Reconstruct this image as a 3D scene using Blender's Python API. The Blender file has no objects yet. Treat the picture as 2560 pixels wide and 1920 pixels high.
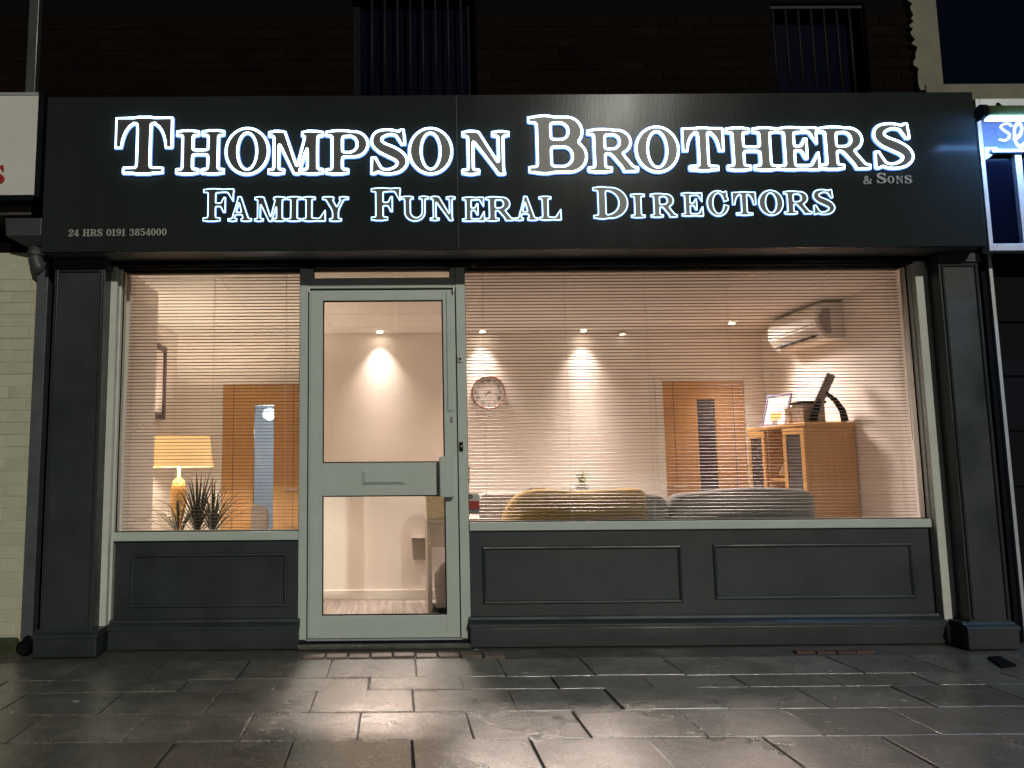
import bpy, bmesh, math, random
import numpy as np
from mathutils import Vector, Matrix
random.seed(7)
sc = bpy.context.scene
COL = sc.collection

# ------------------------------------------------------------------ camera
CAM = Vector((0.0, -4.79457, 1.05006)); YAW, PITCH, ROLL, FPX, SX = 0.00417, 0.11291, -0.00775, 1923.0, -285.8
_r = Vector((math.cos(YAW), -math.sin(YAW), 0))
_f = Vector((math.sin(YAW)*math.cos(PITCH), math.cos(YAW)*math.cos(PITCH), math.sin(PITCH)))
_u = _r.cross(_f)
RT = math.cos(ROLL)*_r + math.sin(ROLL)*_u
UP = -math.sin(ROLL)*_r + math.cos(ROLL)*_u
cam_d = bpy.data.cameras.new('camera'); cam = bpy.data.objects.new('camera', cam_d); COL.objects.link(cam)
cam.matrix_world = Matrix(((RT.x, UP.x, -_f.x, CAM.x), (RT.y, UP.y, -_f.y, CAM.y), (RT.z, UP.z, -_f.z, CAM.z), (0, 0, 0, 1)))
cam_d.sensor_width = 36.0; cam_d.lens = 36.0*FPX/2560; cam_d.shift_x = -SX/2560
cam_d.clip_start = 0.05; cam_d.clip_end = 500
sc.camera = cam

def ray(u, v):
    return (_f + RT*((u-1280-SX)/FPX) - UP*((v-960)/FPX))
def atY(u, v, y):
    d = ray(u, v); t = (y-CAM.y)/d.y; return CAM + d*t
def atZ(u, v, z):
    d = ray(u, v); t = (z-CAM.z)/d.z; return CAM + d*t
def atX(u, v, x):
    d = ray(u, v); t = (x-CAM.x)/d.x; return CAM + d*t

# ------------------------------------------------------------------ world, street light, exposure
FASC_Y = -0.33
_g = atY(1551, 262, FASC_Y) - CAM; TO_SUN = Vector((_g.x, -_g.y, _g.z)).normalized()   # direction of the street light, from its glint in the sign board
SUN_EL = math.asin(TO_SUN.z); SUN_AZ = math.atan2(TO_SUN.x, TO_SUN.y)
w = bpy.data.worlds.new('World'); sc.world = w; w.use_nodes = True
nt = w.node_tree; sky = nt.nodes.new('ShaderNodeTexSky'); sky.sky_type = 'NISHITA'; sky.sun_disc = False
sky.sun_elevation = SUN_EL; sky.sun_rotation = SUN_AZ
nt.links.new(sky.outputs[0], nt.nodes['Background'].inputs[0]); nt.nodes['Background'].inputs[1].default_value = 0.0015
sun_d = bpy.data.lights.new('street_light', 'SUN'); sun = bpy.data.objects.new('street_light', sun_d); COL.objects.link(sun)
sun_d.energy = 1.3; sun_d.angle = math.radians(1.2); sun_d.color = (1.0, 0.98, 0.86)
sun.rotation_euler = TO_SUN.to_track_quat('Z', 'Y').to_euler()
sc.view_settings.view_transform = 'Standard'; sc.view_settings.look = 'None'
sc.view_settings.exposure = 0.0; sc.view_settings.gamma = 1.0
sc.cycles.use_denoising = True
sc.cycles.max_bounces = 10; sc.cycles.transparent_max_bounces = 24
sc.cycles.sample_clamp_indirect = 6.0

# ------------------------------------------------------------------ materials
def mat(name, col, rough=0.6, metal=0.0, var=0.0, vscale=8.0, bump=0.0, bscale=60.0, col2=None, emit=None, estr=0.0, stretch=(1,1,1), spec=0.5, coat=0.0, rvar=0.0, rscale=3.0, per_obj=0.0):
    m = bpy.data.materials.new(name); m.use_nodes = True; n = m.node_tree.nodes; l = m.node_tree.links
    b = n['Principled BSDF']; b.inputs['Roughness'].default_value = rough; b.inputs['Metallic'].default_value = metal
    b.inputs['Specular IOR Level'].default_value = spec; b.inputs['Coat Weight'].default_value = coat
    b.inputs['Base Color'].default_value = (*col, 1)
    tc = n.new('ShaderNodeTexCoord'); mp = n.new('ShaderNodeMapping'); mp.inputs['Scale'].default_value = stretch
    l.new(tc.outputs['Object'], mp.inputs[0]); vec = mp.outputs[0]
    if per_obj:
        oi = n.new('ShaderNodeObjectInfo'); ad = n.new('ShaderNodeVectorMath'); ad.operation = 'MULTIPLY_ADD'
        ad.inputs[1].default_value = (37, 91, 53); l.new(oi.outputs['Random'], ad.inputs[0]); l.new(mp.outputs[0], ad.inputs[2]); vec = ad.outputs[0]
    out = None
    if var or col2:
        t = n.new('ShaderNodeTexNoise'); t.inputs['Scale'].default_value = vscale; t.inputs['Detail'].default_value = 6; t.inputs['Roughness'].default_value = 0.65
        l.new(vec, t.inputs[0])
        r = n.new('ShaderNodeValToRGB'); r.color_ramp.elements[0].position = 0.3; r.color_ramp.elements[1].position = 0.7
        c2 = col2 or tuple(min(1, c*(1+var)) for c in col); c1 = col if col2 else tuple(c*(1-var) for c in col)
        r.color_ramp.elements[0].color = (*c1, 1); r.color_ramp.elements[1].color = (*c2, 1)
        l.new(t.outputs['Fac'], r.inputs[0]); out = r.outputs[0]
        l.new(out, b.inputs['Base Color'])
    if per_obj:
        hs = n.new('ShaderNodeHueSaturation'); mr = n.new('ShaderNodeMapRange'); mr.inputs['To Min'].default_value = 1-per_obj; mr.inputs['To Max'].default_value = 1+per_obj
        l.new(oi.outputs['Random'], mr.inputs[0]); l.new(mr.outputs[0], hs.inputs['Value'])
        if out: l.new(out, hs.inputs['Color'])
        else: hs.inputs['Color'].default_value = (*col, 1)
        l.new(hs.outputs[0], b.inputs['Base Color'])
    if rvar:
        t3 = n.new('ShaderNodeTexNoise'); t3.inputs['Scale'].default_value = rscale; t3.inputs['Detail'].default_value = 5; l.new(vec, t3.inputs[0])
        m3 = n.new('ShaderNodeMapRange'); m3.inputs['From Min'].default_value = 0.3; m3.inputs['From Max'].default_value = 0.7
        m3.inputs['To Min'].default_value = max(0.03, rough-rvar); m3.inputs['To Max'].default_value = min(1, rough+rvar)
        l.new(t3.outputs['Fac'], m3.inputs[0]); l.new(m3.outputs[0], b.inputs['Roughness'])
    if bump:
        t2 = n.new('ShaderNodeTexNoise'); t2.inputs['Scale'].default_value = bscale; t2.inputs['Detail'].default_value = 4; l.new(vec, t2.inputs[0])
        bp = n.new('ShaderNodeBump'); bp.inputs['Strength'].default_value = bump; bp.inputs['Distance'].default_value = 0.01
        l.new(t2.outputs['Fac'], bp.inputs['Height']); l.new(bp.outputs[0], b.inputs['Normal'])
    if emit:
        b.inputs['Emission Color'].default_value = (*emit, 1); b.inputs['Emission Strength'].default_value = estr
    return m

def glass_mat(name, tint=(1, 1, 1), refl=1.0, rough=0.0):
    m = bpy.data.materials.new(name); m.use_nodes = True; n = m.node_tree.nodes; l = m.node_tree.links
    n.remove(n['Principled BSDF']); o = n['Material Output']
    tr = n.new('ShaderNodeBsdfTransparent'); tr.inputs[0].default_value = (*tint, 1)
    gl = n.new('ShaderNodeBsdfGlossy'); gl.inputs['Roughness'].default_value = rough
    fr = n.new('ShaderNodeFresnel'); fr.inputs[0].default_value = 1.45
    mu = n.new('ShaderNodeMath'); mu.operation = 'MULTIPLY'; mu.inputs[1].default_value = refl
    mx = n.new('ShaderNodeMixShader'); l.new(fr.outputs[0], mu.inputs[0]); l.new(mu.outputs[0], mx.inputs[0])
    l.new(tr.outputs[0], mx.inputs[1]); l.new(gl.outputs[0], mx.inputs[2])
    geo = n.new('ShaderNodeNewGeometry'); vo = n.new('ShaderNodeTexVoronoi'); vo.inputs['Scale'].default_value = 55; l.new(geo.outputs['Position'], vo.inputs[0])
    nz = n.new('ShaderNodeTexNoise'); nz.inputs['Scale'].default_value = 2.3; nz.inputs['Detail'].default_value = 3; l.new(geo.outputs['Position'], nz.inputs[0])
    a = n.new('ShaderNodeMapRange'); a.inputs[1].default_value = .10; a.inputs[2].default_value = .16; a.inputs[3].default_value = .5; a.inputs[4].default_value = .012; l.new(vo.outputs['Distance'], a.inputs[0])
    b2 = n.new('ShaderNodeMapRange'); b2.inputs[1].default_value = .5; b2.inputs[2].default_value = .7; l.new(nz.outputs['Fac'], b2.inputs[0])
    m2 = n.new('ShaderNodeMath'); m2.operation = 'MULTIPLY'; l.new(a.outputs[0], m2.inputs[0]); l.new(b2.outputs[0], m2.inputs[1])
    df = n.new('ShaderNodeBsdfDiffuse'); df.inputs[0].default_value = (.6, .58, .55, 1)
    mx2 = n.new('ShaderNodeMixShader'); l.new(m2.outputs[0], mx2.inputs[0]); l.new(mx.outputs[0], mx2.inputs[1]); l.new(df.outputs[0], mx2.inputs[2]); l.new(mx2.outputs[0], o.inputs[0])
    return m

def wood_mat(name, c1, c2, rough=0.45, axis=2):
    st = [14, 14, 14]; st[axis] = 0.9
    return mat(name, c1, rough, col2=c2, vscale=3.0, stretch=tuple(st), bump=0.05, bscale=6)

M = {}
M['charcoal'] = mat('charcoal_paint', (0.026, 0.033, 0.0335), 0.42, var=0.18, vscale=4, bump=0.10, bscale=110, rvar=0.14)
M['board'] = mat('sign_board_charcoal', (0.022, 0.027, 0.0262), 0.19, var=0.12, vscale=2.5, bump=0.012, bscale=70, stretch=(1, 1, .15), rvar=0.03, spec=0.035)
M['dark'] = mat('dark_metal', (0.007, 0.008, 0.011), 0.6, var=0.2, spec=.04)
M['black'] = mat('black_rubber', (0.006, 0.006, 0.007), 0.7, spec=.08)
M['sage'] = mat('sage_painted_aluminium', (0.49, 0.545, 0.50), 0.45, var=0.06, vscale=5, bump=0.03, bscale=120, rvar=.08)
M['sage_worn'] = mat('sage_painted_timber', (0.60, 0.61, 0.545), 0.55, var=0.08, vscale=7, bump=0.08, bscale=60)
M['slab'] = None
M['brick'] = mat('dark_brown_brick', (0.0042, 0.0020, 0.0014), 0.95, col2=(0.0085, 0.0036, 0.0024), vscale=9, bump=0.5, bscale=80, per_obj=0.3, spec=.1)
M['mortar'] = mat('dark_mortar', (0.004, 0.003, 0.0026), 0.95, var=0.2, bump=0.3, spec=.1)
M['cream_brick'] = mat('cream_painted_brick', (0.47, 0.455, 0.345), 0.6, var=0.10, vscale=6, bump=0.25, bscale=50, per_obj=0.06)
M['cream_render'] = mat('cream_render', (0.19, 0.18, 0.13), 0.8, var=0.15, vscale=6, bump=0.3, bscale=40)
M['wall'] = mat('white_emulsion', (0.86, 0.81, 0.77), 0.8, var=0.015, vscale=3, bump=0.05, bscale=150)
M['ceil'] = mat('ceiling_tile', (0.86, 0.83, 0.79), 0.9, col2=(0.74, 0.71, 0.67), vscale=60, bump=0.4, bscale=120)
M['white'] = mat('white_gloss', (0.80, 0.78, 0.74), 0.35)
M['carpet'] = mat('brown_carpet', (0.17, 0.15, 0.135), 0.95, col2=(0.36, 0.325, 0.30), vscale=2.2, stretch=(16, .7, 1), bump=0.3, bscale=200)
M['oak'] = wood_mat('oak_veneer', (0.45, 0.24, 0.085), (0.55, 0.31, 0.125))
M['oak2'] = wood_mat('honey_oak', (0.54, 0.29, 0.085), (0.66, 0.38, 0.13))
M['glass'] = glass_mat('window_glass', (0.95, 0.96, 0.95), 0.9)
M['darkglass'] = mat('dark_glass', (0.045, 0.042, 0.05), 0.12, var=.3, vscale=14)
M['steel'] = mat('satin_steel', (0.75, 0.73, 0.70), 0.25, 1.0)
M['slat'] = mat('blind_slat', (0.12, 0.08, 0.06), 0.5)
M['cordm'] = mat('blind_cord', (0.6, 0.5, 0.42), 0.8)
M['alu'] = mat('aluminium', (0.55, 0.57, 0.60), 0.4, 0.6, var=0.08, vscale=15, bump=.05)
M['grey_pvc'] = mat('grey_pvc', (0.05, 0.054, 0.057), 0.45, var=0.15, vscale=5, rvar=.1)
M['grey_board'] = mat('grey_painted_pipe', (0.075, 0.082, 0.085), 0.5, var=0.22, vscale=9, bump=.1)
M['face'] = mat('letter_face_bronze', (0.055, 0.050, 0.045), 0.4, var=.1)
M['rim'] = mat('lit_acrylic_edge', (0.8, 0.9, 1), 0.4, emit=(0.50, 0.78, 1.0), estr=8.0)
M['rim2'] = mat('lit_acrylic_edge_small', (0.8, 0.9, 1), 0.4, emit=(0.40, 0.72, 1.0), estr=2.8)
M['halo'] = mat('painted_bloom_glow', (0.3, 0.4, 0.8), 0.4, emit=(0.10, 0.26, 0.75), estr=0.7)  # dim blue emission painted in as bloom around the lit rims
M['print'] = mat('pale_vinyl', (0.36, 0.35, 0.32), 0.6)
M['lamp_emit'] = mat('downlight_lens', (1, 1, 1), 0.4, emit=(1.0, 0.80, 0.60), estr=40)
M['grey_fabric'] = mat('grey_upholstery', (0.22, 0.20, 0.19), 0.95, var=0.15, vscale=30, bump=0.5, bscale=300)
M['slate_fabric'] = mat('charcoal_upholstery', (0.20, 0.19, 0.185), 0.95, var=0.2, vscale=30, bump=0.5, bscale=300)
M['pale_fabric'] = mat('pale_grey_upholstery', (0.40, 0.36, 0.36), 0.95, var=0.1, vscale=30, bump=0.4, bscale=300)
M['mustard'] = mat('mustard_throw', (0.50, 0.30, 0.03), 0.95, var=0.15, vscale=20, bump=0.6, bscale=220)
M['leaf'] = mat('plant_leaf', (0.06, 0.075, 0.034), 0.4, var=0.4, vscale=4)
M['leaf2'] = mat('pale_leaf', (0.16, 0.20, 0.06), 0.5, var=0.3)
M['pot'] = mat('planter', (0.10, 0.09, 0.08), 0.6, var=.2)
M['purple'] = mat('dark_purple_frame', (0.06, 0.035, 0.05), 0.4)
M['bluefr'] = mat('blue_grey_frame', (0.13, 0.12, 0.22), 0.4)
M['paper'] = mat('paper', (0.78, 0.74, 0.72), 0.7)
M['copper'] = mat('copper_rim', (0.40, 0.22, 0.18), 0.35, 0.8)
M['clockface'] = mat('clock_face', (0.76, 0.70, 0.70), 0.5)
M['shade'] = mat('lamp_shade_linen', (0.80, 0.55, 0.25), 0.8, var=.06, emit=(1.0, 0.60, 0.26), estr=0.62)
M['bulb'] = mat('lamp_bulb', (1, 1, 1), 0.5, emit=(1.0, 0.82, 0.6), estr=22)
M['red'] = mat('red_print', (0.36, 0.012, 0.010), 0.5)
M['navy'] = mat('navy_print', (0.03, 0.035, 0.06), 0.5)
M['lightbox'] = mat('white_acrylic_sign', (0.66, 0.65, 0.60), 0.35, var=0.05, vscale=3)
M['tube'] = mat('fluorescent_tube', (1, 1, 1), 0.4, emit=(0.22, 0.46, 1.0), estr=120)
M['green'] = mat('olive_fitting', (0.10, 0.14, 0.05), 0.4, var=.2)
M['bluepanel'] = mat('blue_grey_sign_panel', (0.14, 0.18, 0.32), 0.2, var=0.2, vscale=40, spec=1.0)
M['white_letter'] = mat('white_script', (0.85, 0.85, 0.85), 0.4, emit=(0.75, 0.85, 1.0), estr=0.5)
M['cement'] = mat('wet_cement', (0.060, 0.055, 0.046), 0.45, col2=(0.11, 0.10, 0.085), vscale=9, bump=0.5, bscale=40, rvar=.2)
M['sill_brick'] = mat('worn_sill_brick', (0.12, 0.085, 0.065), 0.55, col2=(0.20, 0.15, 0.12), vscale=12, bump=0.5, bscale=50, per_obj=.2)
M['red_brick'] = mat('wet_red_brick', (0.075, 0.032, 0.018), 0.5, var=0.3, bump=0.4, bscale=40, per_obj=.2)
M['debris'] = mat('pale_litter', (0.40, 0.38, 0.35), 0.6)
M['moss'] = mat('moss', (0.035, 0.045, 0.018), 0.95, var=.5, vscale=20, bump=.8)
M['corridor'] = mat('corridor_paint', (0.46, 0.47, 0.49), 0.8)
M['pendant'] = mat('lit_pendant', (1, 1, 1), 0.5, emit=(0.85, 0.93, 1.0), estr=2.2)
M['desk'] = mat('grey_laminate', (0.33, 0.29, 0.25), 0.5, var=0.1, vscale=20)
M['speckle'] = mat('speckled_board', (0.50, 0.43, 0.28), 0.6, col2=(0.30, 0.25, 0.16), vscale=45)
M['brownart'] = mat('brown_ornament', (0.16, 0.10, 0.07), 0.5, col2=(0.5, 0.42, 0.36), vscale=18)
M['ground'] = mat('wet_bedding', (0.016, 0.015, 0.013), 0.6, var=.3, vscale=5, bump=.5)
M['lampbase'] = mat('amber_lamp_base', (.50, .30, .10), .45, var=.1)
M['lamp_small'] = mat('small_lit_lens', (1, 1, 1), 0.4, emit=(1.0, 0.86, 0.7), estr=5)
M['soffit'] = mat('dark_soffit', (0.06, 0.06, 0.058), 0.5, var=.1)

def slab_mat():
    m = bpy.data.materials.new('wet_paving'); m.use_nodes = True; n = m.node_tree.nodes; l = m.node_tree.links; b = n['Principled BSDF']
    tc = n.new('ShaderNodeTexCoord'); oi = n.new('ShaderNodeObjectInfo'); geo = n.new('ShaderNodeNewGeometry')
    def noise(sc_, det=5, rough=.6):
        t = n.new('ShaderNodeTexNoise'); t.inputs['Scale'].default_value = sc_; t.inputs['Detail'].default_value = det; t.inputs['Roughness'].default_value = rough
        l.new(geo.outputs['Position'], t.inputs[0]); return t.outputs['Fac']
    def mr(src, a, b_, c, d):
        x = n.new('ShaderNodeMapRange'); x.inputs[1].default_value = a; x.inputs[2].default_value = b_; x.inputs[3].default_value = c; x.inputs[4].default_value = d
        l.new(src, x.inputs[0]); return x.outputs[0]
    ramp = n.new('ShaderNodeValToRGB'); ramp.color_ramp.elements[0].position = .35; ramp.color_ramp.elements[1].position = .68
    ramp.color_ramp.elements[0].color = (.105, .096, .079, 1); ramp.color_ramp.elements[1].color = (.205, .185, .153, 1)
    l.new(noise(2.2), ramp.inputs[0])
    fine = n.new('ShaderNodeMix'); fine.data_type = 'RGBA'; fine.blend_type = 'MULTIPLY'; fine.inputs[0].default_value = 0.9
    l.new(ramp.outputs[0], fine.inputs[6]); l.new(mr(noise(105, 4, .75), .36, .64, .15, 1.85), fine.inputs[7])
    hs = n.new('ShaderNodeHueSaturation'); l.new(mr(oi.outputs['Random'], 0, 1, .72, 1.3), hs.inputs['Value']); l.new(fine.outputs[2], hs.inputs['Color'])
    vo = n.new('ShaderNodeTexVoronoi'); vo.inputs['Scale'].default_value = 4.5; l.new(geo.outputs['Position'], vo.inputs[0])
    gum = n.new('ShaderNodeMix'); gum.data_type = 'RGBA'; l.new(mr(vo.outputs['Distance'], .045, .075, .55, 0), gum.inputs[0]); l.new(hs.outputs[0], gum.inputs[6]); gum.inputs[7].default_value = (.26, .25, .22, 1)
    st_ = n.new('ShaderNodeMix'); st_.data_type = 'RGBA'; st_.blend_type = 'MULTIPLY'; st_.inputs[0].default_value = 1; l.new(gum.outputs[2], st_.inputs[6]); l.new(mr(noise(5.5, 6, .7), .38, .62, .62, 1.25), st_.inputs[7])
    l.new(st_.outputs[2], b.inputs['Base Color'])
    l.new(mr(noise(1.3, 4), .35, .65, .2, .4), b.inputs['Roughness'])
    b.inputs['Specular IOR Level'].default_value = 1.0; b.inputs['Coat Weight'].default_value = 0.9; b.inputs['Coat Roughness'].default_value = 0.14; b.inputs['Coat IOR'].default_value = 1.75
    bp = n.new('ShaderNodeBump'); bp.inputs['Strength'].default_value = 0.6; bp.inputs['Distance'].default_value = 0.004; l.new(noise(120, 4, .7), bp.inputs['Height'])
    bp2 = n.new('ShaderNodeBump'); bp2.inputs['Strength'].default_value = 0.12; bp2.inputs['Distance'].default_value = 0.03; l.new(noise(9, 3), bp2.inputs['Height'])
    l.new(bp2.outputs[0], bp.inputs['Normal']); l.new(bp.outputs[0], b.inputs['Normal']); bp3 = n.new('ShaderNodeBump'); bp3.inputs['Strength'].default_value = 0.32; bp3.inputs['Distance'].default_value = 0.0035; l.new(noise(110, 4, .7), bp3.inputs['Height']); l.new(bp2.outputs[0], bp3.inputs['Normal']); l.new(bp3.outputs[0], b.inputs['Coat Normal'])
    return m
M['slab'] = slab_mat()

# ------------------------------------------------------------------ mesh helpers
class MB:
    def __init__(s): s.v = []; s.f = []
    def add(s, vs, fs):
        o = len(s.v); s.v += [tuple(p) for p in vs]; s.f += [tuple(i+o for i in f) for f in fs]; return s
    def box(s, x0, x1, y0, y1, z0, z1):
        x0, x1 = min(x0, x1), max(x0, x1); y0, y1 = min(y0, y1), max(y0, y1); z0, z1 = min(z0, z1), max(z0, z1)
        return s.add([(x0,y0,z0),(x1,y0,z0),(x1,y1,z0),(x0,y1,z0),(x0,y0,z1),(x1,y0,z1),(x1,y1,z1),(x0,y1,z1)],
              [(0,3,2,1),(4,5,6,7),(0,1,5,4),(1,2,6,5),(2,3,7,6),(3,0,4,7)])
    def bar(s, a, b, wd, th, up=(0,0,1)):          # rectangular bar from a to b
        a, b = Vector(a), Vector(b); d = (b-a).normalized(); u = Vector(up)
        if abs(d.dot(u)) > .98: u = Vector((1,0,0))
        x = d.cross(u).normalized(); y = x.cross(d)
        vs = [p + x*sx*wd/2 + y*sy*th/2 for p in (a,b) for sx,sy in ((-1,-1),(1,-1),(1,1),(-1,1))]
        return s.add(vs, [(0,1,2,3),(7,6,5,4),(0,4,5,1),(1,5,6,2),(2,6,7,3),(3,7,4,0)])
    def tube(s, pts, rads, n=10, cap=True):
        pts = [Vector(p) for p in pts]
        if not isinstance(rads, (list, tuple)): rads = [rads]*len(pts)
        vs = []; fs = []
        d0 = (pts[1]-pts[0]).normalized(); ref = Vector((0,0,1)) if abs(d0.z) < .9 else Vector((1,0,0))
        for i, p in enumerate(pts):
            d = (pts[min(i+1, len(pts)-1)]-pts[max(i-1, 0)]).normalized()
            x = d.cross(ref).normalized(); y = x.cross(d)
            for k in range(n):
                a = 2*math.pi*k/n; vs.append(p + (x*math.cos(a)+y*math.sin(a))*rads[i])
        for i in range(len(pts)-1):
            for k in range(n):
                fs.append((i*n+k, i*n+(k+1)%n, (i+1)*n+(k+1)%n, (i+1)*n+k))
        if cap: fs.append(tuple(range(n-1,-1,-1))); fs.append(tuple((len(pts)-1)*n+k for k in range(n)))
        return s.add(vs, fs)
    def lathe(s, c, prof, n=28, cap=True):        # prof: (r, z)
        vs = []; fs = []
        for r, z in prof:
            for k in range(n): a = 2*math.pi*k/n; vs.append((c[0]+r*math.cos(a), c[1]+r*math.sin(a), c[2]+z))
        for i in range(len(prof)-1):
            for k in range(n): fs.append((i*n+k, i*n+(k+1)%n, (i+1)*n+(k+1)%n, (i+1)*n+k))
        if cap: fs.append(tuple(range(n-1,-1,-1))); fs.append(tuple((len(prof)-1)*n+k for k in range(n)))
        return s.add(vs, fs)
    def prism(s, poly, axis, a0, a1):             # polygon in the other two axes, extruded along axis
        n = len(poly); vs = []
        for a in (a0, a1):
            for p in poly:
                q = list(p); q.insert(axis, a); vs.append(q)
        return s.add(vs, [tuple(range(n-1,-1,-1)), tuple(range(n, 2*n))] + [(i, (i+1)%n, n+(i+1)%n, n+i) for i in range(n)])
    def build(s, name, m, parent=None, bevel=0.0, smooth=False, seg=2):
        me = bpy.data.meshes.new(name); me.from_pydata(s.v, [], s.f); me.update()
        bm = bmesh.new(); bm.from_mesh(me); bmesh.ops.recalc_face_normals(bm, faces=bm.faces)
        if bevel:
            es = [e for e in bm.edges if len(e.link_faces) == 2 and e.calc_face_angle(0) > 0.6]
            bmesh.ops.bevel(bm, geom=es, offset=bevel, segments=seg, affect='EDGES', profile=.5, clamp_overlap=True)
        if smooth:
            for f in bm.faces: f.smooth = True
        bm.to_mesh(me); bm.free()
        o = bpy.data.objects.new(name, me); COL.objects.link(o)
        if m: me.materials.append(M[m] if isinstance(m, str) else m)
        if parent: setpar(o, parent)
        return o
def setpar(o, p):
    o.parent = p; o.matrix_parent_inverse = Matrix.Translation(-world_loc(p))
def world_loc(p):
    return WL.get(p.name, Vector(p.location))
WL = {}
def box(name, m, parent, *c, bevel=0.0): return MB().box(*c).build(name, m, parent, bevel)
def tag(o, label, cat=None, group=None, kind=None):
    if label: o['label'] = label
    if cat: o['category'] = cat
    if group: o['group'] = group
    if kind: o['kind'] = kind
    return o
def thing(name, loc, label, cat, group=None):
    e = bpy.data.objects.new(name, None); COL.objects.link(e); e.location = loc; e.empty_display_size = .1
    WL[e.name] = Vector(loc)
    return tag(e, label, cat, group)
def struct(o): o['kind'] = 'structure'; return o
def copy_to(o, parent, loc=None):
    c = o.copy(); COL.objects.link(c); c.parent = parent
    if loc is not None: c.location = loc
    return c

# ------------------------------------------------------------------ letters: distance fields to outlines
RES = 110
def sd_box(X, Y, x0, y0, x1, y1):
    dx = np.abs(X-(x0+x1)/2)-(x1-x0)/2; dy = np.abs(Y-(y0+y1)/2)-(y1-y0)/2
    return np.hypot(np.maximum(dx, 0), np.maximum(dy, 0)) + np.minimum(np.maximum(dx, dy), 0)
def sd_rbox(X, Y, x0, y0, x1, y1, r): return sd_box(X, Y, x0+r, y0+r, x1-r, y1-r)-r
def sd_ell(X, Y, cx, cy, rx, ry):
    k = np.hypot((X-cx)/rx, (Y-cy)/ry); g = np.hypot((X-cx)/rx**2, (Y-cy)/ry**2)+1e-6
    return k*(k-1)/g
def sd_poly(X, Y, P):
    d = np.full(X.shape, 1e9); s = np.ones(X.shape); n = len(P)
    for i in range(n):
        ax, ay = P[i]; bx, by = P[i-1]; ex, ey = bx-ax, by-ay; wx, wy = X-ax, Y-ay
        t = np.clip((wx*ex+wy*ey)/(ex*ex+ey*ey), 0, 1); d = np.minimum(d, (wx-ex*t)**2+(wy-ey*t)**2)
        c1, c2, c3 = Y >= ay, Y < by, ex*wy > ey*wx
        s = np.where((c1 & c2 & c3) | (~c1 & ~c2 & ~c3), -s, s)
    return s*np.sqrt(d)
def sd_brush(X, Y, pts):                          # (x, y, r) spline
    P = np.array(pts, float); q = np.vstack([2*P[0]-P[1], P, 2*P[-1]-P[-2]]); d = np.full(X.shape, 1e9)
    for i in range(1, len(q)-2):
        for t in np.linspace(0, 1, 22):
            a, b, c, e = q[i-1], q[i], q[i+1], q[i+2]
            p = .5*((2*b)+(-a+c)*t+(2*a-5*b+4*c-e)*t*t+(-a+3*b-3*c+e)*t**3)
            d = np.minimum(d, np.hypot(X-p[0], Y-p[1])-max(p[2], .01))
    return d
def U(*fs, k=0.022):
    a = np.stack(fs); m = a.min(0); return m - k*np.log(np.exp(-(a-m)/k).sum(0)) + 0*k
def Umin(*fs): return np.min(np.stack(fs), 0)
T, S, N = 0.215, 0.085, 0.095                      # thick stem, serif, thin stroke
def stem(X, Y, xc, t=T, sw=None, top=True, bot=True, y0=0, y1=1):
    sw = sw or t+.26; fs = [sd_box(X, Y, xc-t/2, y0, xc+t/2, y1)]
    if bot: fs.append(sd_box(X, Y, xc-sw/2, y0, xc+sw/2, y0+S))
    if top: fs.append(sd_box(X, Y, xc-sw/2, y1-S, xc+sw/2, y1))
    return U(*fs)
def arm(X, Y, x, y0, y1, flip=1, wd=.13):          # wedge end of an arm
    return sd_poly(X, Y, [(x, y0), (x, y1), (x-wd*flip, y0)])
def bowl(X, Y, x0, x1, y0, y1, t=T+.01):
    r = (y1-y0)/2-.003
    o = sd_rbox(X, Y, x0-.5, y0, x1, y1, r); i = sd_rbox(X, Y, x0-.5, y0+N, x1-t, y1-N, max(.02, r-N-.01))
    return np.maximum(np.maximum(o, -i), x0-X)
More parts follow.
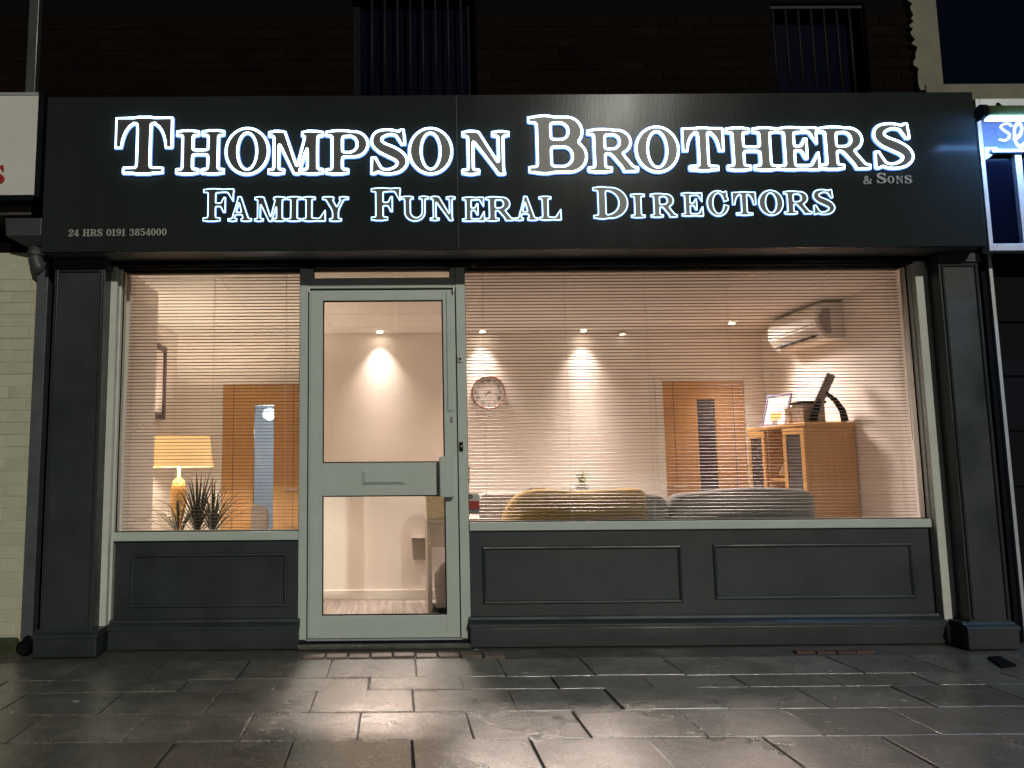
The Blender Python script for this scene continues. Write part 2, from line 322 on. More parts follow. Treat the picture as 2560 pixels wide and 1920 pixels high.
def glyph(ch, X, Y):
    if ch == 'T':
        w_ = .98; c = w_/2; b = sd_box(X, Y, 0, .46, w_, 1)
        for s in (-1, 1): b = np.maximum(b, -sd_ell(X, Y, c+s*.135, .40, .265, .515))
        b = np.maximum(b, -sd_box(X, Y, c-.2, 0.2, c+.2, .915))
        for s in (-1, 1): b = np.maximum(b, -sd_box(X, Y, c+s*.12 if s > 0 else c-.35, .2, c+.35 if s > 0 else c-.12, .5))
        return U(b, stem(X, Y, c, .22, .68, top=False)), w_
    if ch == 'H': return U(stem(X, Y, .27), stem(X, Y, .85), sd_box(X, Y, .27, .45, .85, .45+N)), 1.12
    if ch == 'I': return stem(X, Y, .25), .5
    if ch == 'O': return np.maximum(sd_ell(X, Y, .5, .5, .5, .53), -sd_ell(X, Y, .5, .5, .235, .43)), 1.0
    if ch == 'M':
        return U(stem(X, Y, .17, N, .34, top=False), sd_box(X, Y, .0, 1-S, .30, 1), sd_poly(X, Y, [(.12, 1), (.36, 1), (.68, 0), (.58, 0)]),
                 sd_poly(X, Y, [(.62, 0), (.68, 0), (.97, 1), (.86, 1)]), stem(X, Y, 1.0, T, .46)), 1.23
    if ch == 'N':
        return U(stem(X, Y, .17, N, .36, top=False), sd_box(X, Y, 0, 1-S, .3, 1), sd_poly(X, Y, [(.1, 1), (.36, 1), (.93, 0), (.80, 0)]),
                 stem(X, Y, .86, N, .36, bot=False)), 1.05
    if ch == 'P': return U(stem(X, Y, .27), bowl(X, Y, .27, .95, .40, 1)), .95
    if ch == 'B': return U(sd_box(X, Y, 0, 0, .3, S), sd_box(X, Y, 0, 1-S, .3, 1), sd_box(X, Y, .14, 0, .14+T+.01, 1), bowl(X, Y, .25, .90, .48, 1), bowl(X, Y, .25, .96, 0, .57)), .96
    if ch == 'R':
        return U(stem(X, Y, .27), bowl(X, Y, .27, .93, .44, 1), sd_poly(X, Y, [(.46, .5), (.70, .5), (1.0, .05), (.80, .02)]), sd_box(X, Y, .78, 0, 1.06, S)), 1.07
    if ch == 'D': return U(sd_box(X, Y, 0, 0, .3, S), sd_box(X, Y, 0, 1-S, .3, 1), sd_box(X, Y, .14, 0, .14+T, 1), bowl(X, Y, .25, 1.0, 0, 1, T+.03)), 1.0
    if ch in 'EF':
        fs = [stem(X, Y, .26, T, .5, bot=(ch == 'F')), sd_box(X, Y, .26, 1-S, .90, 1), arm(X, Y, .90, 1, .62, 1, .2),
              sd_box(X, Y, .26, .46, .60, .46+N), sd_poly(X, Y, [(.62, .27), (.66, .27), (.66, .74), (.62, .74), (.52, .5)])]
        if ch == 'E': fs += [sd_box(X, Y, 0, 0, .92, S), arm(X, Y, .93, 0, .40, 1, .22)]
        return U(*fs, k=.015), .93 if ch == 'E' else .9
    if ch == 'L': return U(stem(X, Y, .27), sd_box(X, Y, .2, 0, .88, S), arm(X, Y, .9, 0, .44, 1, .25)), .9
    if ch == 'A':
        return U(sd_poly(X, Y, [(.16, 0), (.25, 0), (.56, 1), (.48, 1)]), sd_poly(X, Y, [(.46, 1), (.60, 1), (.99, 0), (.74, 0)]),
                 sd_box(X, Y, .28, .27, .80, .27+.08), sd_box(X, Y, 0, 0, .40, S), sd_box(X, Y, .63, 0, 1.1, S)), 1.1
    if ch == 'Y':
        return U(sd_poly(X, Y, [(.08, 1), (.34, 1), (.62, .45), (.42, .40)]), sd_poly(X, Y, [(.80, 1), (.90, 1), (.60, .40), (.52, .46)]),
                 stem(X, Y, .52, T, .46, top=False, y1=.48), sd_box(X, Y, 0, 1-S, .44, 1), sd_box(X, Y, .68, 1-S, 1.04, 1)), 1.04
    if ch == 'U':
        o = sd_rbox(X, Y, .14, -.02, .96, 1.6, .38); i = sd_rbox(X, Y, .14+T, .10, .96-N, 1.6, .28)
        b = np.maximum(np.maximum(o, -i), Y-1)
        return U(b, sd_box(X, Y, 0, 1-S, .48, 1), sd_box(X, Y, .74, 1-S, 1.1, 1)), 1.1
    if ch == 'S':
        return U(sd_brush(X, Y, [(.70, .78, .03), (.60, .93, .045), (.40, .97, .055), (.20, .90, .09), (.15, .74, .105), (.26, .60, .115), (.46, .50, .125), (.64, .38, .115), (.71, .24, .10), (.62, .09, .075), (.42, .02, .05), (.24, .05, .045), (.12, .22, .035)]),
                 sd_poly(X, Y, [(.74, 1.02), (.68, 1.02), (.58, .93), (.70, .68), (.76, .68)]), sd_poly(X, Y, [(.04, -.02), (.10, -.02), (.24, .06), (.12, .35), (.05, .35)]), k=.012), .82
    if ch == 'C':
        o = np.maximum(sd_ell(X, Y, .5, .5, .5, .53), -sd_ell(X, Y, .52, .5, .27, .44))
        o = np.maximum(o, -sd_poly(X, Y, [(.56, .5), (1.3, .74), (1.3, .30)]))
        return U(o, sd_poly(X, Y, [(.92, 1.0), (.86, 1.0), (.74, .92), (.86, .64), (.92, .64)]), sd_brush(X, Y, [(.8, .14, .04), (.92, .32, .03)]), k=.012), .95
    if ch == '0': return np.maximum(sd_ell(X, Y, .33, .5, .33, .51), -sd_ell(X, Y, .33, .5, .13, .42)), .66
    if ch == '1': return U(stem(X, Y, .27, .19, .5, top=False), sd_poly(X, Y, [(.04, .82), (.04, .9), (.28, 1), (.3, .86)])), .54
    if ch == '2': return U(sd_brush(X, Y, [(.12, .72, .09), (.16, .90, .06), (.33, .96, .05), (.51, .86, .08), (.50, .66, .09), (.30, .40, .06), (.10, .10, .05)]), sd_brush(X, Y, [(.1, .09, .07), (.3, .09, .09), (.48, .08, .07), (.58, .24, .03)])), .64
    if ch == '3': return U(sd_brush(X, Y, [(.12, .76, .08), (.18, .92, .06), (.34, .96, .05), (.50, .84, .08), (.48, .64, .07), (.28, .54, .035), (.50, .44, .07), (.55, .24, .09), (.42, .06, .06), (.24, .03, .05), (.10, .18, .085)])), .66
    if ch == '4': return U(sd_box(X, Y, .36, 0, .55, 1), sd_box(X, Y, 0, .24, .68, .33), sd_poly(X, Y, [(0, .25), (0, .33), (.36, 1), (.44, 1), (.11, .3)]), sd_box(X, Y, .24, 0, .66, S)), .68
    if ch == '5': return U(sd_brush(X, Y, [(.12, .9, .03), (.12, .56, .03), (.34, .62, .05), (.52, .48, .09), (.53, .22, .09), (.38, .05, .06), (.22, .04, .05), (.10, .18, .08)]), sd_box(X, Y, .1, .84, .56, 1)), .66
    if ch == '8': return U(np.maximum(sd_ell(X, Y, .33, .75, .27, .26), -sd_ell(X, Y, .33, .75, .10, .17)), np.maximum(sd_ell(X, Y, .33, .27, .32, .28), -sd_ell(X, Y, .33, .27, .13, .19))), .66
    if ch == '9': return U(np.maximum(sd_ell(X, Y, .33, .68, .32, .33), -sd_ell(X, Y, .33, .68, .13, .23)), sd_brush(X, Y, [(.56, .68, .09), (.54, .3, .08), (.38, .06, .05), (.22, .04, .05), (.12, .14, .08)])), .66
    if ch == '&': return U(sd_brush(X, Y, [(.92, .56, .05), (.76, .2, .05), (.42, .02, .06), (.14, .12, .09), (.16, .36, .08), (.50, .60, .05), (.56, .84, .06), (.40, .97, .05), (.26, .82, .07), (.40, .52, .09), (.66, .2, .10), (.92, .04, .06)]), sd_box(X, Y, .76, .52, 1.02, .6)), 1.02
    if ch == 's':   # script S
        return sd_brush(X, Y, [(.66, .84, .05), (.56, .96, .05), (.36, .94, .05), (.22, .78, .05), (.34, .6, .05), (.52, .44, .05), (.52, .24, .05), (.34, .08, .05), (.12, .12, .05)]), .75
    if ch == 'e':
        return sd_brush(X, Y, [(.08, .24, .05), (.34, .32, .05), (.48, .5, .05), (.36, .62, .05), (.16, .5, .05), (.12, .22, .05), (.26, .06, .05), (.5, .1, .05), (.7, .25, .05)]), .7
    if ch == 'V': return U(sd_poly(X, Y, [(.08, 1), (.32, 1), (.56, 0), (.48, 0)]), sd_poly(X, Y, [(.82, 1), (.9, 1), (.56, 0), (.5, 0)]), sd_box(X, Y, 0, 1-S, .4, 1), sd_box(X, Y, .7, 1-S, 1, 1)), 1.0
    raise KeyError(ch)

def trace(F, xs, ys):
    """marching squares: closed outlines of F<0 as lists of (x, y)"""
    nx, ny = F.shape[1], F.shape[0]; seg = {}
    ins = F < 0
    def pt(i, j, e):
        if e == 0: a, b = F[j, i], F[j, i+1]; return (xs[i]+(xs[i+1]-xs[i])*a/(a-b), ys[j])
        if e == 1: a, b = F[j, i+1], F[j+1, i+1]; return (xs[i+1], ys[j]+(ys[j+1]-ys[j])*a/(a-b))
        if e == 2: a, b = F[j+1, i], F[j+1, i+1]; return (xs[i]+(xs[i+1]-xs[i])*a/(a-b), ys[j+1])
        a, b = F[j, i], F[j+1, i]; return (xs[i], ys[j]+(ys[j+1]-ys[j])*a/(a-b))
    def key(i, j, e): return ('h', i, j) if e == 0 else ('v', i+1, j) if e == 1 else ('h', i, j+1) if e == 2 else ('v', i, j)
    TAB = {1: [(3, 0)], 2: [(0, 1)], 3: [(3, 1)], 4: [(1, 2)], 5: [(3, 2), (1, 0)], 6: [(0, 2)], 7: [(3, 2)], 8: [(2, 3)], 9: [(2, 0)], 10: [(0, 3), (2, 1)], 11: [(2, 1)], 12: [(1, 3)], 13: [(1, 0)], 14: [(0, 3)]}
    code = ins[:-1, :-1]*1 + ins[:-1, 1:]*2 + ins[1:, 1:]*4 + ins[1:, :-1]*8
    P = {}
    for j, i in zip(*np.nonzero((code > 0) & (code < 15))):
        for a, b in TAB[int(code[j, i])]:
            ka, kb = key(i, j, a), key(i, j, b); P[ka] = pt(i, j, a); P[kb] = pt(i, j, b); seg[ka] = kb
    loops = []
    while seg:
        k0 = next(iter(seg)); k = k0; lp = []
        while k in seg: nk = seg.pop(k); lp.append(P[k]); k = nk
        if len(lp) > 8: loops.append(simplify(lp))
    return loops
def simplify(lp, tol=.0035):
    P = np.array(lp)
    def dp(a, b):
        if b <= a+1: return []
        A, B = P[a], P[b % len(P)]; d = B-A; L = np.hypot(*d)+1e-9; q = P[a+1:b]
        h = np.abs(d[0]*(q[:, 1]-A[1])-d[1]*(q[:, 0]-A[0]))/L if L > 1e-6 else np.hypot(*(q-A).T)
        m = int(h.argmax())
        if h[m] < tol: return []
        m += a+1; return dp(a, m)+[m]+dp(m, b)
    n = len(P); far = int(np.hypot(*(P-P[0]).T).argmax())
    idx = [0]+dp(0, far)+[far]+dp(far, n); return [tuple(P[i]) for i in idx]
_GC = {}
def outline(ch):
    if ch not in _GC:
        xs = np.linspace(-.12, 1.4, int(RES*1.52)); ys = np.linspace(-.12, 1.12, int(RES*1.24)); X, Y = np.meshgrid(xs, ys)
        F, w_ = glyph(ch, X, Y); lp = trace(F-.004, xs, ys)
        A = np.array([p for l in lp for p in l]); mn, mx = A.min(0), A.max(0)
        _GC[ch] = [[((x-mn[0])/(mx[0]-mn[0]), (y-mn[1])/(mx[1]-mn[1])) for x, y in l] for l in lp]
    return _GC[ch]
def curve_mesh(loops, extrude=0.0, bevel=0.0, fill=True, res=1):
    cu = bpy.data.curves.new('c', 'CURVE'); cu.dimensions = '2D' if fill else '3D'
    cu.fill_mode = 'BOTH' if fill else 'FULL'; cu.extrude = extrude; cu.bevel_depth = bevel; cu.bevel_resolution = res
    for l in loops:
        sp = cu.splines.new('POLY'); sp.points.add(len(l)-1); sp.use_cyclic_u = True
        for p, q in zip(sp.points, l): p.co = (q[0], q[1], 0, 1)
    o = bpy.data.objects.new('c', cu); COL.objects.link(o); dg = bpy.context.evaluated_depsgraph_get()
    me = bpy.data.meshes.new_from_object(o.evaluated_get(dg)); bpy.data.objects.remove(o); bpy.data.curves.remove(cu)
    return me
def letter(ch, x0, x1, z0, z1, y, parent, thick=.012, face='face', rim=0.0, rimmat='rim', name='letter', rot=0.0, standoff=0.0, halo=True):
    loops = [[(x0+(x1-x0)*px, z0+(z1-z0)*py+rot*(x0+(x1-x0)*px-(x0+x1)/2)) for px, py in l] for l in outline(ch)]
    R_ = Matrix.Rotation(math.pi/2, 4, 'X')
    me = curve_mesh(loops, thick/2); me.transform(R_); me.transform(Matrix.Translation((0, y-thick/2-standoff, 0))); me.materials.clear(); me.materials.append(M[face]); me.name = name
    o = bpy.data.objects.new(name, me); COL.objects.link(o); setpar(o, parent)
    if rim:
        rm = curve_mesh(loops, 0, rim, fill=False); rm.transform(Matrix.Diagonal((1, 1, .55, 1))); rm.transform(R_); rm.transform(Matrix.Translation((0, y-thick-rim*.25, 0))); rm.materials.clear(); rm.materials.append(M[rimmat])
        r = bpy.data.objects.new('light_rim', rm); COL.objects.link(r); r.parent = o
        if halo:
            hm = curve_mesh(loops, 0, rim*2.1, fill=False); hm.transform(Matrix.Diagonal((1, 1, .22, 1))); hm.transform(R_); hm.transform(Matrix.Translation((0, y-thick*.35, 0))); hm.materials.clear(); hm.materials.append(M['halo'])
            h = bpy.data.objects.new('bloom_ribbon', hm); COL.objects.link(h); h.parent = o  # flat glowing ribbon added to imitate bloom, not a part of the letter
    return o

# ================================================================== SETTING: ground and pavement
g = box('ground', 'ground', None, -60, 60, -60, 0.6, -0.30, -0.045); struct(g)
pav = struct(box('pavement', 'ground', None, -9, 11, -12, -0.30, -0.044, -0.010))
rows = [(1648, [1036.5]), (1693, [1150]), (1724, [1030]), (1779, [1166]), (1849, [1028])]
ysl = [atZ(1000, v, 0).y for v, _ in rows]
SW = 0.462
def rowjoint(k, yc):
    v, js = rows[k]; return atZ(js[0], v, 0).x
spec = []
for k in range(5):
    y1 = ysl[k]; y0 = ysl[k+1] if k < 4 else ysl[4]-0.40
    spec.append((y0, y1, rowjoint(k, 0)))
yy = ysl[4]-0.40
for k in range(4): spec.append((yy-0.40, yy, spec[-1][2]+SW*.5)); yy -= 0.40
protos = {}
for r, (y0, y1, xj) in enumerate(spec):
    dep = y1-y0
    i0 = int((-4.6-xj)/SW); i1 = int((6.6-xj)/SW)
    for i in range(i0, i1):
        gap = 0.006
        me = None
        if r not in protos:
            b = bmesh.new(); hx, hy = SW/2-gap/2, dep/2-gap/2
            bmesh.ops.create_cube(b, size=1); bmesh.ops.scale(b, vec=(2*hx, 2*hy, .06), verts=b.verts); bmesh.ops.translate(b, vec=(0, 0, -.03), verts=b.verts)
            es = [e for e in b.edges if all(v.co.z > -.01 for v in e.verts)] + [e for e in b.edges if abs(e.verts[0].co.z-e.verts[1].co.z) > .03]
            bmesh.ops.bevel(b, geom=es, offset=.0025, segments=2, affect='EDGES', profile=.5)
            me = bpy.data.meshes.new('paving_slab'); b.to_mesh(me); b.free(); me.materials.append(M['slab']); protos[r] = me
        o = bpy.data.objects.new('paving_slab', protos[r]); COL.objects.link(o)
        o.scale = (random.uniform(.992, 1.0), random.uniform(.992, 1.0), 1)
        o.location = (xj+SW*(i+.5)+random.uniform(-.004, .004), (y0+y1)/2, random.uniform(-.0025, .0025)); o.rotation_euler = (random.uniform(-.004, .004), random.uniform(-.004, .004), random.uniform(-.005, .005))
        o.parent = pav
# cement margin between the slabs and the shop, with a row of bricks at the door
cm = MB()
xs_ = np.linspace(-4.6, 6.6, 90); ytop = -0.02
for i in range(len(xs_)-1):
    x0, x1 = xs_[i], xs_[i+1]; j0 = ysl[0]+.004
    cm.add([(x0, j0, -.014), (x1, j0, -.014), (x1, ytop, .004), (x0, ytop, .004)], [(0, 1, 2, 3)])
cem = cm.build('cement_margin', 'cement', None); struct(cem); 
bx0 = atZ(790, 1633, 0).x; bw = 0.128
for i in range(9):
    o = MB().box(-.058, .058, -.045, .045, -.03, .012).build('brick', 'sill_brick', None, .004); o.parent = cem; o.location = (bx0+bw*i, (ysl[0]+ysl[0]+.105)/2+.012, random.uniform(-.004, .002)); o.rotation_euler = (random.uniform(-.02, .02), random.uniform(-.02, .02), random.uniform(-.03, .03))
for i, u in enumerate((2010, 2062, 2112, 2160)):
    p = atZ(u, 1628, 0); o = MB().box(-.055, .055, -.025, .025, -.03, .004).build('brick', 'red_brick', None, .004); o.parent = cem; o.location = (p.x, p.y, random.uniform(-.004, .002)); o.rotation_euler[2] = random.uniform(-.05, .05)

# ================================================================== upper brick wall with two barred windows
wall = thing('brick_building', (0.7, 0.1, 3.2), 'dark brown brick upper storey above the charcoal shop sign', 'building')
BY = 0.0; X0, X1 = -3.6, atY(2287, 120, 0).x
cw = (atY(880, 200, BY).x, atY(1192, 200, BY).x); rw = (atY(1934, 150, BY).x, atY(2172, 150, BY).x)
ztopR = atY(2050, 6, BY).z
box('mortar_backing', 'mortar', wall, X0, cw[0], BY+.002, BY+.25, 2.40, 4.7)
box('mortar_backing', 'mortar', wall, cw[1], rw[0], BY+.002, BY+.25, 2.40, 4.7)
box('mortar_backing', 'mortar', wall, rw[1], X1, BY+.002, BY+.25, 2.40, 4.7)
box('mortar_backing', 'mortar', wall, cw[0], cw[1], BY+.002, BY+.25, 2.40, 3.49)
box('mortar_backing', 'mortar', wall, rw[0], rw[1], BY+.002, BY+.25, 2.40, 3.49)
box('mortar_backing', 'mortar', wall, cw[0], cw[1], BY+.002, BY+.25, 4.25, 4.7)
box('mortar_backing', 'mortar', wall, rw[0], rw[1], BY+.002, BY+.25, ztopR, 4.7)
brick_me = {}
def brick_mesh(L, key, m):
    k = (round(L, 3), key)
    if k not in brick_me:
        g_ = .005 if key == 'dark' else .0022; f_ = -.002 if key == 'dark' else -.001
        o = MB().box(-L/2+g_, L/2-g_, f_, .04, -.0375+g_*1.0, .0375-g_*1.0).build('brick', m, None, .003 if key == 'dark' else .0018, seg=1); brick_me[k] = o.data; bpy.data.objects.remove(o)
    return brick_me[k]
def lay_bricks(parent, x0, x1, z0, z1, y, m, key, holes=(), jit=.002):
    c = 0; z = z0; n = 0
    ploc = WL.get(parent.name, Vector((0, 0, 0)))
    while z+.075 <= z1+.03:
        x = x0 - (.1125 if c % 2 else 0)
        while x < x1:
            a, b = max(x, x0), min(x+.225, x1)
            pieces = [(a, b)]
            for h0, h1, g0, g1 in holes:
                if z+.06 > g0 and z < g1:
                    np_ = []
                    for p, q in pieces:
                        if q <= h0 or p >= h1: np_.append((p, q)); continue
                        if p < h0: np_.append((p, h0))
                        if q > h1: np_.append((h1, q))
                    pieces = np_
            for p, q in pieces:
                L = round((q-p)/.0125)*.0125
                if L < .03: continue
                o = bpy.data.objects.new('brick', brick_mesh(L, key, m)); COL.objects.link(o); o.parent = parent
                o.location = Vector(((p+q)/2, y+random.uniform(-jit, jit), z+.0375)) - ploc
                o.rotation_euler = (random.uniform(-.008, .008), random.uniform(-.006, .006), random.uniform(-.006, .006)); n += 1
            x += .225
        z += .075; c += 1
    return n
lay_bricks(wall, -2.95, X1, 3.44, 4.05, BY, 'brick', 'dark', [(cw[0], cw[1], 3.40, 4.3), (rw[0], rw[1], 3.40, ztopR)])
def barred_window(x0, x1, z0, z1, bars, lbl):
    f = MB().box(x0, x0+.05, BY+.10, BY+.16, z0, z1).box(x1-.05, x1, BY+.10, BY+.16, z0, z1).box(x0+.05, x1-.05, BY+.10, BY+.16, z1-.05, z1).box(x0+.05, x1-.05, BY+.10, BY+.16, z0, z0+.05).build('window', 'dark', wall, .004)
    f['label'] = lbl
    box('pane', 'darkblue', f, x0+.04, x1-.04, BY+.125, BY+.135, z0+.04, z1-.04)
    for bx_ in bars:
        MB().tube([(bx_, BY+.03, z0), (bx_, BY+.03, z1)], .007, 8).build('bar', 'barm', f, smooth=True)
    MB().box(x0, x1, BY+.02, BY+.045, z1-.03, z1-.012).build('crossbar', 'barm', f)
M['darkblue'] = mat('dark_blue_pane', (0.003, 0.004, 0.012), 0.12, spec=.05)
M['barm'] = mat('grey_iron_bar', (0.014, 0.014, 0.016), 0.6, var=.2, spec=.2)
barred_window(cw[0], cw[1], 3.49, 4.25, [atY(930+i*32, 120, BY).x for i in range(8)], 'barred dark window above the sign joint')
barred_window(rw[0], rw[1], 3.49, ztopR, [atY(1943+i*32.2, 120, BY).x for i in range(8)], 'barred dark window beside the cream render')

# ================================================================== SHOPFRONT
GL, GR, RL, RR, JL, JR, DL, DR = -1.714, -.591, .448, 3.269, -1.816, 3.394, -.535, .385
GT, GB, GB2 = 2.328, .693, .736
shop = thing('shopfront', (0.7, 0, 0), 'charcoal and sage painted shopfront with two wide windows and glazed door', 'shopfront')
SILL1, SILL2 = GB-.052, GB2-.05
# frame members
jo = atY(243, 1632, -.085).x, atY(261, 1632, -.085).x; ko = atY(2367, 1615, -.085).x, atY(2389, 1615, -.085).x
for (xa, xb, t0, t1) in ((jo[1]+.001, GL, jo[0]-.03, jo[1]), (RR, ko[0]-.001, ko[0], ko[1]+.03)):
    j = box('jamb', 'sage_worn', shop, xa, xb, -.045, .05, -.01, GT+.03, bevel=.003)
    box('trim_strip', 'sage_worn', j, t0, t1, -.085, .05, -.01, GT+.028, bevel=.004)
box('mullion', 'sage', shop, GR, DL-.006, -.04, .05, .012, GT+.03, bevel=.002)
box('mullion', 'sage', shop, DR+.006, RL, -.04, .05, .012, GT+.03, bevel=.002)
box('sill', 'sage', shop, GL+.001, GR-.001, -.055, .05, SILL1, GB, bevel=.004)
box('sill', 'sage', shop, RL+.001, RR-.001, -.055, .05, SILL2, GB2, bevel=.004)
TZ0 = atY(950, 695, -.03).z
box('transom', 'sage', shop, DL-.005, DR+.005, -.036, .05, 2.200, TZ0, bevel=.002)
ti = atY(785, 690, 0).x, atY(1125, 690, 0).x
box('transom_stile', 'sage', shop, DL-.005, ti[0], -.03, .045, TZ0+.001, GT+.03)
box('transom_stile', 'sage', shop, ti[1], DR+.005, -.03, .045, TZ0+.001, GT+.03)
box('head_rail', 'dark', shop, JL-.3, JR+.25, -.075, .06, GT, GT+.055)
box('shutter_box', 'dark', shop, JL-.3, JR+.25, -.115, -.077, GT+.008, GT+.055)
# panes with dark gaskets
def pane(x0, x1, z0, z1, parent, y=0.0, gk=.008, name='glass_pane'):
    p = box(name, 'glass', parent, x0+.001, x1-.001, y-.003, y+.003, z0+.001, z1-.001)
    if gk:
        b = MB().box(x0, x1, y-.011, y-.004, z0, z0+gk).box(x0, x1, y-.011, y-.004, z1-gk, z1).box(x0, x0+gk, y-.011, y-.004, z0+gk, z1-gk).box(x1-gk, x1, y-.011, y-.004, z0+gk, z1-gk)
        b.build('gasket', 'black', p)
    return p
pane(GL, GR, GB, GT, shop, gk=.005); pane(RL, RR, GB2, GT, shop, gk=.005); pane(ti[0], ti[1], TZ0, GT, shop, gk=.004)
# stall risers
def riser(x0, x1, ztop, panels, lbl):
    s = box('stall_riser', 'charcoal', shop, x0, x1, -.03, .05, .01, ztop, bevel=.002); s['label'] = lbl
    a, b = x0+.003, x1-.003
    if x0 < 0: b = x1-.0
    MB().prism([(-.088, 0.006), (-.032, 0.006), (-.032, .125), (-.088, .118)], 0, a-.012, b+.012).build('plinth', 'charcoal', s, .004)
    MB().prism([(-.094, .119), (-.032, .126), (-.032, .178), (-.052, .176), (-.060, .160), (-.080, .150), (-.094, .138)], 0, a-.016, b+.016).build('plinth_moulding', 'charcoal', s, .002)
    for (px0, px1, pz0, pz1) in panels:
        mw = .022
        m = MB()
        prof = [(-.030, 0), (-.038, .004), (-.040, .010), (-.036, .018), (-.030, mw)]
        ring = []
        for yv, off in prof:
            ring.append([(px0+off, yv, pz0+off), (px1-off, yv, pz0+off), (px1-off, yv, pz1-off), (px0+off, yv, pz1-off)])
        vs = [p for r_ in ring for p in r_]; fs = []
        for i in range(len(ring)-1):
            for k in range(4): fs.append((i*4+k, i*4+(k+1) % 4, (i+1)*4+(k+1) % 4, (i+1)*4+k))
        m.add(vs, fs); m.build('panel_moulding', 'charcoal', s)
def pr(u0, u1, v0, v1):
    a = atY(u0, v0, -.04); b = atY(u1, v1, -.04); return (a.x, b.x, b.z, a.z)
riser(atY(284, 1500, -.03).x, GR-.002, SILL1-.002, [pr(326, 716, 1386, 1518)], 'charcoal panelled riser under the window beside the lamp')
riser(RL+.002, RR+.004, SILL2-.002, [pr(1205, 1710, 1367, 1508), pr(1782, 2292, 1361, 1496)], 'charcoal riser with two moulded panels under the wide window')
# pilasters
def pilaster(x0, x1, xb0, xb1):
    p = box('pilaster', 'charcoal', shop, x0, x1, -.185, .02, .01, 2.355, bevel=.003)
    box('base', 'charcoal', p, xb0, xb1, -.228, .02, 0.002, .108, bevel=.004)
    MB().prism([(-.236, .109), (.018, .109), (.018, .150), (-.190, .150), (-.200, .138), (-.222, .132), (-.236, .124)], 0, xb0-.006, xb1+.006).build('base_moulding', 'charcoal', p, .002)
    z0, z1 = .16, 2.29; pw = .014
    for (a, b) in ((x0+.012, x0+.012+pw), (x1-.012-pw, x1-.012)):
        MB().box(a, b, -.194, -.186, z0, z1).build('bead', 'charcoal_gloss', p, .004)
    box('top_bead', 'charcoal_gloss', p, x0+.027, x1-.027, -.194, -.186, z1-.016, z1-.001, bevel=.004)
    box('capital', 'charcoal', p, x0-.012, x1+.012, -.2, .018, 2.30, 2.357, bevel=.003)
M['charcoal_gloss'] = mat('charcoal_gloss_bead', (0.02, 0.025, 0.026), 0.25, spec=.6)
pilaster(atY(96, 1560, -.2).x, atY(229, 1560, -.2).x, atY(80, 1640, -.23).x, atY(239, 1640, -.23).x)
pilaster(atY(2430, 1556, -.2).x, atY(2534, 1556, -.2).x, atY(2424, 1620, -.23).x, atY(2553, 1620, -.23).x)
# door
DZ0, DZ1 = .055, 2.190
door = MB().box(DL, DR, -.02, .03, DZ0, DZ1)
ul, ur = -.448, .308; ub, ut, lb, lt = 1.103, 2.125, .185, .903
dm = MB()
for b in ((DL, ul, DZ0, DZ1), (ur, DR, DZ0, DZ1), (ul, ur, DZ0, lb), (ul, ur, lt, ub), (ul, ur, ut, DZ1)): dm.box(b[0], b[1], -.022, .028, b[2], b[3])
dr_ = dm.build('door', 'sage', shop, .0015); dr_['label'] = 'sage aluminium door with two glass panes'
box('stile_bead', 'sage', dr_, DL+.010, DL+.045, -.030, -.0225, DZ0+.01, DZ1-.01, bevel=.004)
box('stile_bead', 'sage', dr_, ur+.022, ur+.050, -.030, -.0225, 1.42, DZ1-.01, bevel=.004)
for (a, b) in ((lb, lt), (ub, ut)):
    pane(ul, ur, a, b, dr_, y=0.0, gk=.007)
box('door_gap', 'black', shop, DL-.006, DL-.0005, -.016, .03, DZ0-.02, DZ1+.006); box('door_gap', 'black', shop, DR+.0005, DR+.006, -.016, .03, DZ0-.02, DZ1+.006)
box('door_gap', 'black', shop, DL, DR, -.016, .03, DZ1+.0005, 2.1995)
def pbox(name, m, parent, u0, u1, v0, v1, yf, yb, bevel=.002):
    a = atY(u0, v0, yf); b = atY(u1, v1, yf); return box(name, m, parent, a.x, b.x, yf, yb, b.z, a.z, bevel=bevel)
lp = pbox('letter_plate', 'sage', dr_, 905, 1018, 1176, 1210, -.030, -.0225, .003)
pbox('flap', 'sage', lp, 910, 1010, 1180, 1206, -.042, -.0305, .003)
lk = pbox('lock_box', 'sage', dr_, 1099, 1137, 1141, 1243, -.085, -.0225, .004)
pbox('lock_cylinder', 'steel', dr_, 1127, 1133, 1041, 1054, -.034, -.0225, .002)
kp = pbox('keep_plate', 'black', shop, 1149, 1158, 1105, 1128, -.052, -.0405, .002); pbox('screw', 'steel', kp, 1152, 1156, 1112, 1118, -.056, -.0525, .001)
bp_ = pbox('bell_push', 'sage_worn', shop, 1145, 1156, 890, 905, -.052, -.0405, .002); pbox('button', 'black', bp_, 1148, 1153, 894, 900, -.056, -.0525, .001)
for u in (772, 1134):
    pbox('hinge_pin', 'white', shop, u-1.5, u+2.5, 718, 730, -.050, -.038, .001)
box('threshold', 'dark', shop, DL-.05, DR+.05, -.05, .05, .006, DZ0-.012, bevel=.004)
box('threshold_strip', 'alu', shop, DL-.05, DR+.05, -.040, .05, DZ0-.0115, DZ0-.004)
box('step', 'cement', shop, DL-.055, DR+.055, -.10, -.051, .003, .030, bevel=.006)

